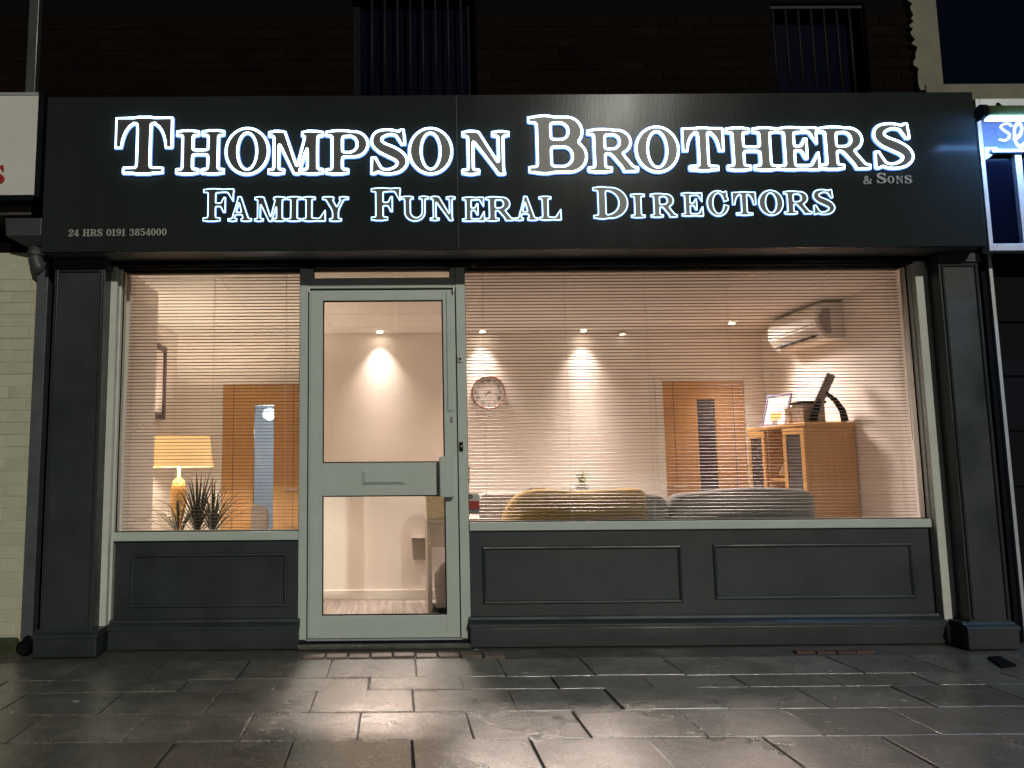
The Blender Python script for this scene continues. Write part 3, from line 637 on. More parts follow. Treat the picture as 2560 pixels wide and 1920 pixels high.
# ================================================================== SIGN
FZ0, FZ1, FX0, FX1, FJ = 2.361, 3.329, -2.098, 3.547, .389
sign = thing('shop_sign', (0.7, -.2, FZ0), 'charcoal fascia sign with white edge-lit serif lettering', 'sign')
box('panel', 'board', sign, FX0, FJ-.0015, FASC_Y, FASC_Y+.02, FZ0, FZ1, bevel=.002)
box('panel', 'board', sign, FJ+.0015, FX1, FASC_Y-.001, FASC_Y+.02, FZ0, FZ1, bevel=.002)
box('joint_strip', 'grey_pvc', sign, FJ-.0012, FJ+.0012, FASC_Y-.002, FASC_Y+.01, FZ0+.002, FZ1-.002)
box('box_top', 'board', sign, FX0, FX1, FASC_Y+.021, 0, FZ1-.02, FZ1)
box('soffit', 'soffit', sign, FX0+.021, FX1-.021, FASC_Y+.021, -.117, FZ0+.002, FZ0+.02)
box('soffit_lip', 'dark', sign, FX0+.021, FX1-.021, -.116, 0, FZ0+.03, FZ0+.05)
for xa in (FX0, FX1-.02): box('end_panel', 'board', sign, xa, xa+.02, FASC_Y+.021, 0, FZ0, FZ1-.021)
Y_ = FASC_Y-.002
def put(ch, u0, u1, vt, vb, **k):
    a, b = atY(u0, (vt+vb)/2, Y_), atY(u1, (vt+vb)/2, Y_); c, d = atY((u0+u1)/2, vt, Y_), atY((u0+u1)/2, vb, Y_)
    in_ = k.pop('inset', 0)
    return letter(ch, a.x+in_, b.x-in_, d.z+in_, c.z-in_, Y_, sign, **k)
K = 2560/2212
L1 = [('T', 249, 375, 253, 380), ('H', 381, 487, 282, 380), ('O', 487, 583, 277, 381), ('M', 579, 700, 283, 380), ('P', 703, 797, 282, 380), ('S', 800, 882, 280, 380), ('O', 882, 978, 277, 380),
      ('N', 996, 1101, 283, 381), ('B', 1139, 1267, 250, 379), ('R', 1267, 1377, 279, 376), ('O', 1370, 1466, 274, 376), ('T', 1471, 1563, 276, 373), ('H', 1566, 1677, 276, 372), ('E', 1676, 1768, 275, 371), ('R', 1766, 1876, 274, 370), ('S', 1883, 1970, 267, 368)]
for ch, a, b, c, d in L1: put(ch, a*K, b*K, c*K, d*K, rim=.0067, inset=.0072, thick=.014)
L2 = [('F', 508, 586, 472, 556), ('A', 570, 631, 492, 556), ('M', 636, 715, 492, 556), ('I', 717, 754, 492, 556), ('L', 756, 815, 492, 556), ('Y', 805, 873, 492, 556),
      ('F', 927, 1002, 470, 554), ('U', 1002, 1072, 491, 555), ('N', 1074, 1139, 491, 554), ('E', 1154, 1212, 493, 556), ('R', 1213, 1284, 492, 555), ('A', 1285, 1344, 491, 554), ('L', 1346, 1403, 491, 553),
      ('D', 1481, 1569, 467, 550), ('I', 1575, 1612, 485, 547), ('R', 1624, 1692, 484, 546), ('E', 1701, 1757, 482, 543), ('C', 1765, 1821, 477, 543), ('T', 1828, 1889, 480, 541), ('O', 1894, 1957, 476, 541), ('R', 1957, 2027, 478, 538), ('S', 2030, 2085, 474, 539)]
for ch, a, b, c, d in L2: put(ch, a, b, c, d, rim=.0033, inset=.0036, thick=.010, rimmat='rim2')
for ch, a, b, c, d in [('&', 2157, 2179, 440, 461), ('S', 2191, 2215, 433, 459), ('O', 2218, 2235, 440, 459), ('N', 2239, 2257, 440, 459), ('S', 2261, 2279, 439, 459)]:
    put(ch, a, b, c, d, thick=.004, face='print')
tx = '24 HRS 0191 3854000'; wd = {' ': .42, '1': .56, 'H': 1.0, 'R': .95, 'S': .74}
tot = sum(wd.get(c, .70)+.07 for c in tx); x = 172.0; sc_ = (418-172)/tot
for c in tx:
    ww = wd.get(c, .70)*sc_; t_ = (x-172)/246.0
    if c != ' ': put(c, x, x+ww, 574-3.0*t_, 591.5-2.6*t_, thick=.004, face='print')
    x += ww+.07*sc_

# ================================================================== neighbour on the left: painted brick, light box, downpipe
nl = thing('painted_brick_wall', (-2.7, -.05, 0), 'cream painted brick wall beside the grey downpipe', 'wall')
nx1 = atY(78, 1000, -.055).x
box('backing', 'cream_brick', nl, -5.0, nx1, -.0495, .3, -.02, 2.44)
lay_bricks(nl, -2.95, nx1+.001, .09, 2.38, -.052, 'cream_brick', 'cream', jit=.0012)
box('footing', 'moss', nl, -4.5, nx1, -.085, -.05, -.04, .085, bevel=.02)
gapb = box('dark_reveal', 'black', nl, nx1+.002, -2.02, .03, .3, -.02, 3.3)
lb_ = thing('lightbox_sign', (-2.5, -.2, 2.7), 'white acrylic box sign with red lettering and dark frame', 'sign')
a = atY(0, 240, -.30); b = atY(86, 488, -.30)
box('face', 'lightbox', lb_, -4.2, b.x, -.305, -.29, b.z, a.z)
box('frame_return', 'dark', lb_, b.x+.001, b.x+.035, -.31, 0, b.z-.02, a.z+.018, bevel=.003)
box('frame_top', 'alu', lb_, -4.2, b.x, -.31, 0, a.z+.001, a.z+.018); box('frame_bottom', 'dark', lb_, -4.2, b.x, -.31, 0, b.z-.035, b.z-.001)
a = atY(-30, 413, -.306); b = atY(11, 462, -.306); letter('S', a.x, b.x, b.z, a.z, -.306, lb_, thick=.004, face='red')
box('ledge', 'cement', lb_, -4.2, atY(82, 515, -.2).x, -.22, 0, atY(40, 540, -.2).z, atY(40, 505, -.2).z, bevel=.006)
dp = thing('downpipe', (-2.3, -.1, 0), 'grey rainwater downpipe with hopper head beside the charcoal pilaster', 'pipe')
a, b = atY(74, 100, -.04), atY(99, 100, -.04)
MB().box(a.x, b.x, -.07, -.012, atY(80, 222, -.04).z-.25, 4.7).build('upper_pipe', 'grey_pvc', dp, .006)
h0, h1 = atY(12, 545, -.2), atY(102, 600, -.2)
xa, xb, za, zb = h0.x, h1.x, h0.z, h1.z
hm = MB(); y0h, y1h = -.20, -.058
hm.add([(xa, y0h, za), (xb, y0h, za), (xb, y1h, za), (xa, y1h, za), (xa+.012, y0h, zb+.03), (xb, y0h, zb+.03), (xb, y1h, zb+.03), (xa+.012, y1h, zb+.03), (xa+.11, -.15, zb-.02), (xb-.02, -.15, zb-.02), (xb-.02, y1h, zb-.02), (xa+.11, y1h, zb-.02)],
       [(0, 1, 2, 3), (0, 4, 5, 1), (1, 5, 6, 2), (2, 6, 7, 3), (3, 7, 4, 0), (4, 8, 9, 5), (5, 9, 10, 6), (6, 10, 11, 7), (7, 11, 8, 4), (8, 11, 10, 9)])
hm.build('hopper', 'grey_pvc', dp, .004)
px = (xa+.11+xb-.02)/2
MB().tube([(px, -.105, zb-.01), (px, -.105, zb-.10), (px+.02, -.105, zb-.15), (px+.05, -.105, zb-.18)], [.045, .045, .05, .045], 16).build('bend', 'grey_pvc', dp, smooth=True)
MB().tube([(px, -.105, zb-.045), (px, -.105, zb-.075)], .052, 16).build('collar', 'grey_pvc', dp)
a, b = atY(60, 1400, -.12), atY(90, 1400, -.12)
ztop_ = atY(98, 656, -.12).z
box('pipe_casing', 'grey_board', dp, a.x, b.x, -.125, -.056, .03, ztop_, bevel=.004)
c = atY(63, 1618, -.16)
MB().tube([(c.x, -.10, c.z+.03), (c.x, -.13, c.z+.004), (c.x, -.19, c.z)], .040, 18, cap=False).build('outlet_shoe', 'black', dp, smooth=True)
MB().tube([(c.x, -.18, c.z), (c.x, -.192, c.z)], .034, 18).build('outlet_mouth', 'black', dp)

# ================================================================== neighbour on the right: cream render, lit sign frame, dark front
nr = thing('rendered_building', (4.3, -.02, 2.4), 'cream rendered building edge with a dark upper window', 'building')
pts = []
random.seed(3)
for v in range(-260, 235, 9):
    u = 2272 + (v-0)*.112 + random.choice((-6, -1, 0, 3, 6))+random.uniform(-2, 2); p = atY(u, v, -.03); pts.append((p.x, p.z))
wl = atY(2338+.09*100, 100, -.03).x; wz = atY(2450, 212, -.03).z
zt, zb2 = pts[0][1], pts[-1][1]
MB().prism([(x_, z_) for x_, z_ in pts] + [(wl, zb2), (wl, zt)], 1, -.035, -.012).build('render_coat', 'cream_render', nr)
zl = atY(2400, 243, -.03).z
box('lintel', 'cream_render', nr, pts[-1][0]+.03, 7, -.045, .15, zl-.10, wz, bevel=.004)
box('pane', 'darkblue', nr, wl, 7, .02, .04, wz+.001, 5); box('back_wall', 'mortar', nr, X1+.0, 7, .05, .3, 2.3, 5)
box('reveal', 'cream_render', nr, wl-.02, wl, -.011, .05, wz, 5)
ns = thing('lit_shop_sign', (4.2, -.3, 2.4), 'blue lit neighbour sign in aluminium frame with white script letters', 'sign')
ys_ = -.285
a = atY(2443, 300, ys_).x; b = atY(2453.5, 300, ys_).x
zT, zB = atY(2480, 246, ys_).z, atY(2500, 627, ys_).z
fr_ = MB().box(a, b, ys_, ys_+.06, zB, zT).box(b, 6.5, ys_, ys_+.06, zT-.05, zT).box(b, 6.5, ys_, ys_+.06, zB, zB+.045)
fr_.build('frame', 'alu', ns, .003)
m0 = atY(2541, 420, ys_).x; box('frame_post', 'alu', ns, m0, m0+.04, ys_+.002, ys_+.05, zB+.046, atY(2540, 384, ys_).z)
zp0 = atY(2480, 380, ys_).z; zp1 = atY(2480, 266, ys_).z
box('sign_panel', 'bluepanel', ns, b+.001, 6.5, ys_+.012, ys_+.03, zp0, zT-.051)
box('drip_trim', 'alu', ns, b+.03, 6.5, ys_-.02, ys_+.011, zp0-.012, zp0+.012, bevel=.003)
MB().prism([(b, zp0-.05), (b, zp0+.03), (b+.08, zp0+.03), (b+.075, zp0+.0)], 1, ys_-.004, ys_+.011).build('corner_bracket', 'alu', ns)
box('dark_glazing', 'darkblue', ns, b, 6.5, ys_+.03, ys_+.04, zB+.046, zp0-.013)
for ch, u0, u1, v0, v1 in (('s', 2500, 2534, 304, 352), ('e', 2538, 2572, 300, 370)):
    p0, p1 = atY(u0, v1, ys_-.004), atY(u1, v0, ys_-.004); letter(ch, p0.x, p1.x, p0.z, p1.z, ys_+.011, ns, thick=.006, face='white_letter')
tl = thing('tube_light', (4.2, -.4, 2.9), 'olive tube light fitting glowing white above neighbour sign', 'light')
ty = ys_-.24; zc = atY(2470, 281, ty).z; xl = atY(2447, 281, ty).x; rad = .038
MB().tube([(xl+.03, ty, zc), (6.4, ty, zc)], rad, 20).build('housing', 'green', tl, smooth=True)
MB().tube([(xl, ty, zc), (xl+.032, ty, zc)], rad+.006, 20).build('end_cap', 'black', tl, .003)
MB().tube([(xl+.034, ty-.008, zc-rad-.004), (6.38, ty-.008, zc-rad-.004)], .013, 12).build('tube', 'tube', tl, smooth=True)
bxl = atY(2510, 262, ty).x
MB().tube([(bxl-.04, ty, zc+rad), (bxl-.02, ty+.02, zc+rad+.022), (bxl+.01, ty+.04, zc+rad+.018), (bxl+.04, ty+.05, zc+rad+.004)], .010, 8).build('bracket', 'black', tl, smooth=True)
MB().bar((bxl, ty, zc+rad-.005), (bxl, ys_+.003, zc+rad+.012), .02, .008).build('arm', 'black', tl)
nf = thing('dark_shopfront', (4.4, .2, 0), 'unlit neighbouring shopfront in darkness under the lit sign', 'shopfront')
e0 = atY(2546, 1500, -.12).x
box('edge_trim', 'alu', nf, e0, e0+.022, -.14, -.10, .02, 2.40, bevel=.002)
box('edge_board', 'dark', nf, e0-.035, e0-.001, -.12, .05, .01, 2.40)
box('dark_door', 'black', nf, e0+.023, 6.5, -.05, .02, .0, 2.44)
for i in range(6): box('shutter_slat', 'black', nf, e0+.03, 6.5, -.066, -.052, .25+i*.34, .57+i*.34, bevel=.004)

# ================================================================== ROOM
FL, CE, BW = -.11, 2.345, 2.40
LW, RW = -2.05, 3.48
rf = struct(box('room_floor', 'carpet', None, LW-.1, RW+.1, .05, BW+.1, FL-.05, FL))
# door openings in the back wall
ld = (atY(556, 1100, BW).x, None); ld = (ld[0], ld[0]+.762); rd = (atY(1661, 1100, BW).x, None); rd = (rd[0], rd[0]+.762)
DTOP = FL+1.985
bwm = MB()
xs = [LW-.1, ld[0]-.02, ld[1]+.02, rd[0]-.02, rd[1]+.02, RW+.1]
bwm.box(xs[0], xs[1], BW, BW+.1, FL, CE+.05).box(xs[2], xs[3], BW, BW+.1, FL, CE+.05).box(xs[4], xs[5], BW, BW+.1, FL, CE+.05)
bwm.box(xs[1], xs[2], BW, BW+.1, DTOP+.02, CE+.05).box(xs[3], xs[4], BW, BW+.1, DTOP+.02, CE+.05)
back = struct(bwm.build('room_back_wall', 'wall', None))
struct(box('room_left_wall', 'wall', None, LW-.1, LW, .05, BW, FL, CE+.05))
struct(box('room_right_wall', 'wall', None, RW, RW+.1, .05, BW, FL, CE+.05))
pxr = -1.706; pyb = atX(389, 1000, pxr).y
struct(box('room_front_pier', 'wall', None, LW+.001, pxr, .09, pyb, FL, CE))
struct(box('room_right_pier', 'wall', None, RR+.04, RW-.001, .055, .20, FL, CE))
struct(box('room_front_wall', 'wall', None, LW, DL-.06, .051, .088, FL, GB-.06))
struct(box('room_front_wall', 'wall', None, DR+.06, RW, .051, .088, FL, GB2-.06))
ceil = struct(box('room_ceiling', 'white', None, LW-.1, RW+.1, .065, BW+.1, CE+.012, CE+.06))
sk = MB()
for a, b in ((xs[0]+.1, xs[1]-.05), (xs[2]+.05, xs[3]-.05), (xs[4]+.05, xs[5]-.1)): sk.box(a, b, BW-.016, BW-.0005, FL, FL+.085)
sk.build('skirting_board', 'white', back, .003)
# ceiling tiles and grid
gx0 = atZ(990, 790, CE).x; tw = .6
gy = [BW-.30-.6*i for i in range(5)]; ylines = [BW]+[y for y in gy if y > .1]+[.07]
xl_ = [LW]+[gx0+tw*i for i in range(-8, 9) if LW+.05 < gx0+tw*i < RW-.05]+[RW]
for i in range(len(xl_)-1):
    for j in range(len(ylines)-1):
        box('ceiling_tile', 'ceil', ceil, xl_[i]+.010, xl_[i+1]-.010, ylines[j+1]+.010, ylines[j]-.010, CE+.003, CE+.0118)
for x_ in xl_[1:-1]: box('grid_bar', 'white', ceil, x_-.012, x_+.012, .07, BW, CE-.001, CE+.008)
for y_ in ylines[1:-1]: box('grid_bar', 'white', ceil, LW, RW, y_-.012, y_+.012, CE+.000, CE+.009)
p0, p1 = atZ(828, 818, CE), atZ(990, 792, CE)
# downlights
def downlight(x, y, z, power, lbl, core=26):
    t = thing('downlight', (x, y, z), lbl, 'downlight', 'recessed downlights in the shop ceiling')
    MB().lathe((x, y, z), [(.030, .0), (.046, -.001), (.047, -.005), (.032, -.008), (.030, -.001)], 24, cap=False).build('bezel', 'steel', t, smooth=True)
    MB().lathe((x, y, z), [(.001, -.004), (.029, -.004)], 20, cap=False).build('lens', 'lamp_emit', t)
    ld_ = bpy.data.lights.new('downlight_fill', 'SPOT'); ld_.energy = power; ld_.color = (1.0, .785, .69); ld_.spot_size = math.radians(108); ld_.spot_blend = 1.0; ld_.shadow_soft_size = .2  # extra wide spot added as room fill, tilted away from the wall
    l_ = bpy.data.objects.new('downlight_fill', ld_); COL.objects.link(l_); l_.location = (0, 0, -.02); l_.parent = t; l_.rotation_euler = (math.radians(-34), 0, 0)
    l2 = bpy.data.lights.new('downlight_core', 'SPOT'); l2.energy = core; l2.color = (1.0, .80, .69); l2.spot_size = math.radians(84); l2.spot_blend = 1.0; l2.shadow_soft_size = .025
    o2 = bpy.data.objects.new('downlight_core', l2); COL.objects.link(o2); o2.location = (0, 0, -.02); o2.parent = t
    return t
DLP = [(949, 825, 'lit downlight in ceiling straight through the glazed door', 430), (1209, 823, 'lit downlight in ceiling directly above the wall clock', 680), (1470, 818, 'lit downlight in ceiling above the small potted plant', 820), (1829, 807, 'lit downlight in ceiling in front of the right oak door', 560)]
for u, v, lbl, pw in DLP:
    p = atZ(u, v, CE); downlight(p.x, BW-.105 if u < 1600 else p.y, CE-.002, pw, lbl, 40 if u < 1600 else 70)
p = atY(1554, 833, BW-.03)
sp_ = thing('wall_spotlight', (p.x, BW, p.z), 'small lit spotlight at the top of wall between downlights', 'spotlight')
MB().tube([(p.x, BW-.001, p.z), (p.x, BW-.03, p.z)], .02, 14).build('base', 'white', sp_)
MB().lathe((p.x, BW-.055, p.z-.012), [(.012, .025), (.034, .012), (.036, .0), (.03, -.004)], 20).build('head', 'white', sp_)
MB().lathe((p.x, BW-.055, p.z-.0175), [(.001, 0), (.028, 0)], 18, cap=False).build('lens', 'lamp_small', sp_)

# ------------------------------------------------------------------ interior doors
def oak_door(x0, x1, pu0, pu1, pv, handle_left, glass, lbl):
    t = thing('oak_door', ((x0+x1)/2, BW, FL), lbl, 'door')
    a = atY(pu0, pv, BW).x, atY(pu1, pv, BW).x; zt_ = atY((pu0+pu1)/2, pv, BW).z; zb_ = FL+.55
    m = MB(); z0 = FL+.006
    m.box(x0, a[0], BW-.002, BW+.04, z0, DTOP).box(a[1], x1, BW-.002, BW+.04, z0, DTOP).box(a[0], a[1], BW-.002, BW+.04, zt_, DTOP).box(a[0], a[1], BW-.002, BW+.04, z0, zb_)
    lf = m.build('leaf', 'oak', t)
    box('vision_pane', glass, lf, a[0], a[1], BW+.015, BW+.021, zb_, zt_)
    for gxx in (x0+.10, x1-.10): box('groove', 'oak_dark', lf, gxx-.003, gxx+.003, BW-.0035, BW-.0021, z0+.01, DTOP-.002)
    fm = MB()
    for xx in ((x0-.068, x0-.001), (x1+.001, x1+.068)): fm.box(xx[0], xx[1], BW-.018, BW-.0008, FL, DTOP+.068)
    fm.box(x0-.001, x1+.001, BW-.018, BW-.0008, DTOP+.001, DTOP+.068)
    fm.build('architrave', 'white', t, .003)
    hx = x1-.06 if not handle_left else x0+.06; d = -1 if not handle_left else 1
    hz = FL+1.0
    h = MB().tube([(hx, BW-.003, hz), (hx, BW-.05, hz)], .010, 10).build('handle', 'steel', lf)
    MB().tube([(hx, BW-.05, hz), (hx+d*.12, BW-.05, hz)], .010, 10).build('handle_lever', 'steel', lf)
    return t
M['oak_dark'] = mat('oak_groove', (0.10, 0.045, 0.015), .6)
M['pane_clear'] = glass_mat('vision_glass', (.9, .93, .95), .8)
oak_door(ld[0], ld[1], 636, 685, 1013, False, 'pane_clear', 'oak door with lit narrow glass panel beside the table lamp')
oak_door(rd[0], rd[1], 1741, 1786, 998, True, 'darkglass', 'oak door with dark narrow glass panel beside the bookcase')
# corridor behind the left door
cr = MB(); cx0, cx1 = ld[0]-.15, ld[1]+.9
cr.box(cx0-.05, cx0, BW+.1, 4.6, FL, 2.4).box(cx1, cx1+.05, BW+.1, 4.6, FL, 2.4).box(cx0, cx1, 4.6, 4.65, FL, 2.4).box(cx0, cx1, BW+.1, 4.6, 2.35, 2.4).box(cx0, cx1, BW+.1, 4.6, FL-.05, FL)
struct(cr.build('corridor', 'corridor', None))
pl_p = atY(674, 1036, 3.3)
pt = thing('pendant_lamp', (pl_p.x, 3.3, pl_p.z), 'white pendant lamp seen through the door glass panel', 'lamp')
MB().lathe(tuple(pl_p), [(.02, .07), (.06, .045), (.075, 0), (.06, -.035), (.02, -.055)], 20).build('shade', 'pendant', pt, smooth=True)
MB().tube([(pl_p.x, 3.3, pl_p.z+.07), (pl_p.x, 3.3, 2.349)], .004, 6).build('cable', 'black', pt)
pl = bpy.data.lights.new('corridor_bulb', 'POINT'); pl.energy = 40; pl.color = (.92, .96, 1.0); pl.shadow_soft_size = .09
plo = bpy.data.objects.new('corridor_bulb', pl); COL.objects.link(plo); plo.location = (0, 0, -.18); plo.parent = pt

# ------------------------------------------------------------------ clock
cc = atY(1221, 981, BW-.05); R0 = .158
ck = thing('wall_clock', (cc.x, BW, cc.z), 'round white wall clock with roman numerals and copper rim', 'clock')
def ringY(c, r, prof, n=48):       # lathe about the Y axis: prof (r, y)
    vs = []; fs = []
    for rr, yv in prof:
        for k in range(n): a = 2*math.pi*k/n; vs.append((c.x+rr*math.cos(a), yv, c.z+rr*math.sin(a)))
    for i in range(len(prof)-1):
        for k in range(n): fs.append((i*n+k, i*n+(k+1) % n, (i+1)*n+(k+1) % n, (i+1)*n+k))
    return MB().add(vs, fs)
yb = BW-.002; yf = BW-.06
ringY(cc, R0, [(R0-.004, yb), (R0, yb), (R0, yf-.004), (R0-.006, yf-.008), (R0-.013, yf-.004), (R0-.014, yf+.006)]).build('rim', 'copper', ck, smooth=True)
fc = ringY(cc, R0, [(.0005, yf+.004), (R0-.012, yf+.004)]).build('face', 'clockface', ck)
nums = ['XII', 'I', 'II', 'III', 'IIII', 'V', 'VI', 'VII', 'VIII', 'IX', 'X', 'XI']
for i, s in enumerate(nums):
    a = math.radians(90-30*i); m = MB(); ca, sa = math.cos(a), math.sin(a); h = .034; r1 = R0-.030
    def P(lx, lr): return (cc.x+ca*(r1-lr)+sa*lx, yf+.002, cc.z+sa*(r1-lr)-ca*lx)
    wds = {'I': .008, 'V': .018, 'X': .018}; tw_ = sum(wds[c] for c in s); x = -tw_/2
    for c in s:
        q = wds[c]
        if c == 'I': m.bar(P(x+q/2, 0), P(x+q/2, h), .0036, .001, (0, 1, 0))
        elif c == 'V': m.bar(P(x+.002, 0), P(x+q/2, h), .0036, .001, (0, 1, 0)); m.bar(P(x+q-.002, 0), P(x+q/2, h), .002, .001, (0, 1, 0))
        else: m.bar(P(x+.002, 0), P(x+q-.002, h), .0036, .001, (0, 1, 0)); m.bar(P(x+q-.002, 0), P(x+.002, h), .002, .0012, (0, 1, 0))
        x += q
    m.build('numeral', 'black', fc)
for ang, ln, wd_, nm in ((-15, .085, .006, 'minute_hand'), (228, .055, .008, 'hour_hand')):
    a = math.radians(ang); MB().bar((cc.x-math.cos(a)*.02, yf-.001, cc.z-math.sin(a)*.02), (cc.x+math.cos(a)*ln, yf-.001, cc.z+math.sin(a)*ln), wd_, .0015, (0, 1, 0)).build(nm, 'black', ck)
tp = [(cc.x+.026*math.cos(t), (yf+yb)/2, cc.z+R0+.034+.026*math.sin(t)) for t in np.linspace(-math.pi/2, 1.5*math.pi, 20)]
MB().tube(tp, .0035, 6).build('hanging_ring', 'copper', ck, smooth=True)
MB().lathe((cc.x, (yf+yb)/2, cc.z+R0-.001), [(.008, 0), (.006, .012), (.003, .014)], 10).build('ring_stud', 'copper', ck)
# light switch by the door frame
p0, p1 = atY(1160, 1165, BW-.008), atY(1175, 1208, BW-.008)
sw = thing('wall_switch_plate', (p1.x, BW, p1.z), 'beige wall plate beside the door frame below the clock', 'switch')
box('plate', 'desk', sw, p1.x-.08, p1.x, BW-.010, BW-.0005, p1.z, p0.z, bevel=.002); box('rocker', 'white', sw, p1.x-.05, p1.x-.03, BW-.014, BW-.0105, p1.z+.06, p1.z+.10)

# ------------------------------------------------------------------ air conditioner on the right wall
yA, yB = atX(2108, 800, RW).y, None; yB = yA+.76
zt = atX(2100, 722, RW).z; zb_ = zt-.29; zt = min(zt, CE-.012); zb_ = zt-.29
ac = thing('air_conditioner', (RW, yA, zb_), 'white split air conditioner high on the wall above bookcase', 'air conditioner')
d0 = .22
prof = [(RW-.001, zb_), (RW-.001, zt), (RW-.16, zt), (RW-.205, zt-.03), (RW-d0, zt-.10), (RW-.215, zt-.19), (RW-.15, zb_+.01), (RW-.12, zb_)]
def prismY(poly, y0, y1): return MB().add([(x_, y_, z_) for y_ in (y0, y1) for x_, z_ in poly], [tuple(range(len(poly)-1, -1, -1)), tuple(range(len(poly), 2*len(poly)))]+[(i, (i+1) % len(poly), len(poly)+(i+1) % len(poly), len(poly)+i) for i in range(len(poly))])
prismY(prof, yA, yB).build('body', 'white', ac, .006)
prismY([(RW-.10, zb_+.04), (RW-.10, zt-.05), (RW-.15, zt-.05), (RW-.19, zt-.11), (RW-.18, zt-.19), (RW-.14, zb_+.04)], yA-.004, yA-.0005).build('end_cap', 'pale_fabric', ac, .002)
MB().bar((RW-.172, yA+.06, zb_+.045), (RW-.172, yB-.06, zb_+.045), .05, .008, (-.75, 0, .66)).build('louvre', 'black', ac)
MB().bar((RW-.2195, yA+.02, zt-.17), (RW-.2195, yB-.02, zt-.17), .003, .004).build('panel_seam', 'slate_fabric', ac)

# ------------------------------------------------------------------ bookcase
kX1 = RW-.012; kY0 = atX(2145, 1200, kX1).y; kX0 = atY(2017, 1100, kY0).x; kY1 = atX(1874, 1080, kX0).y; kZ = 1.395
kY1 = min(kY1, BW-.02)
bk = thing('bookcase', ((kX0+kX1)/2, kY0, FL), 'honey oak bookcase with glass doors and open shelves by the wall', 'bookcase')
box('top', 'oak2', bk, kX0-.02, kX1, kY0-.02, kY1+.015, kZ-.028, kZ, bevel=.004)
box('side_panel', 'oak', bk, kX0, kX1, kY0, kY0+.022, FL+.06, kZ-.029); box('side_panel', 'oak', bk, kX0, kX1, kY1-.022, kY1, FL+.06, kZ-.029)
box('back_panel', 'oak_dark', bk, kX1-.012, kX1-.002, kY0+.023, kY1-.023, FL+.06, kZ-.03)
box('plinth', 'oak2', bk, kX0+.01, kX1, kY0+.005, kY1-.005, FL+.001, FL+.059)
b1 = kY0+(kY1-kY0)*.36; b2 = kY0+(kY1-kY0)*.66
for yy_ in (b1, b2): box('divider', 'oak2', bk, kX0, kX1-.013, yy_-.012, yy_+.012, FL+.06, kZ-.029)
for z_ in (.30, .62, .95): box('shelf', 'oak2', bk, kX0+.004, kX1-.013, b1+.013, b2-.013, z_, z_+.02)
for (ya, yb_) in ((kY0+.001, b1-.013), (b2+.013, kY1-.001)):
    m = MB(); xa, xb = kX0-.022, kX0-.002; s = .05
    for q in ((ya, ya+s, FL+.07, kZ-.035), (yb_-s, yb_, FL+.07, kZ-.035), (ya+s, yb_-s, FL+.07, FL+.13), (ya+s, yb_-s, kZ-.035-s, kZ-.035)): m.box(xa, xb, q[0], q[1], q[2], q[3])
    dd = m.build('glazed_door', 'oak2', bk, .002); box('pane', 'darkglass', dd, xa+.006, xa+.010, ya+s, yb_-s, FL+.13, kZ-.035-s)
    MB().tube([(xa-.002, yb_-.025, .75), (xa-.02, yb_-.025, .75)], .008, 8).build('knob', 'steel', dd)
# cards standing on the shelves
for i, (z_, hh, tl_) in enumerate(((.97, .13, .05), (.64, .13, .0))):
    yc = (b1+b2)/2+(.01 if i else 0)
    MB().bar((kX0+.06, yc-.02, z_+.003), (kX0+.12, yc-.02, z_+hh), .13, .003, (0, 1, 0)).build('card', 'paper', None)
    tag(COL.objects[-1], ['white folded card leaning on the middle bookcase shelf', 'white framed card on the lower bookcase shelf'][i], 'card')
# things on top of the bookcase
fy = kY0+(kY1-kY0)*.66
pf = thing('picture_frame', (kX0+.1, fy, kZ), 'blue grey photo frame with white mount on the bookcase', 'picture frame')
A_ = Vector((kX0+.06, fy, kZ+.002)); up_ = Vector((.28, .10, .95)).normalized(); sd = Vector((.42, -.9, 0)).normalized(); nn = sd.cross(up_)
W_, H_ = .235, .285
def quadbox(o, sx_, sz_, off0, off1):
    vs = [A_+sd*x_+up_*z_+nn*n_ for n_ in (off0, off1) for x_, z_ in ((sx_[0], sz_[0]), (sx_[1], sz_[0]), (sx_[1], sz_[1]), (sx_[0], sz_[1]))]
    return o.add(vs, [(0, 3, 2, 1), (4, 5, 6, 7), (0, 1, 5, 4), (1, 2, 6, 5), (2, 3, 7, 6), (3, 0, 4, 7)])
m = MB(); fw_ = .016
for q in (((-W_/2, -W_/2+fw_), (0, H_)), ((W_/2-fw_, W_/2), (0, H_)), ((-W_/2+fw_, W_/2-fw_), (0, fw_)), ((-W_/2+fw_, W_/2-fw_), (H_-fw_, H_))): quadbox(m, q[0], q[1], -.008, .008)
m.build('frame', 'bluefr', pf); quadbox(MB(), (-W_/2+fw_, W_/2-fw_), (fw_, H_-fw_), -.003, .003).build('mount', 'paper', pf)
quadbox(MB(), (-.05, .05), (.06, .12), -.005, .005).build('print', 'oak2', pf); quadbox(MB(), (-.02, .03), (.02, .05), -.005, .005).build('print', 'slate_fabric', pf)
MB().bar(A_+up_*.2-nn*.0, A_+up_*.2*.0+Vector((.16, .05, .004)), .03, .004).build('strut', 'bluefr', pf)
y1_ = kY0+(kY1-kY0)*.38
sb = thing('trinket_box', (kX0+.1, y1_, kZ), 'small brown patterned box on the bookcase beside the frame', 'box')
box('body', 'brownart', sb, kX0+.04, kX0+.13, y1_-.04, y1_+.03, kZ+.001, kZ+.12, bevel=.004); box('lid', 'desk', sb, kX0+.035, kX0+.135, y1_-.045, y1_+.035, kZ+.1205, kZ+.135, bevel=.003)
yo = kY0+.13
orn = thing('gramophone_ornament', (kX0+.2, yo, kZ), 'dark ornament with slanted plank and curved leg on bookcase', 'ornament')
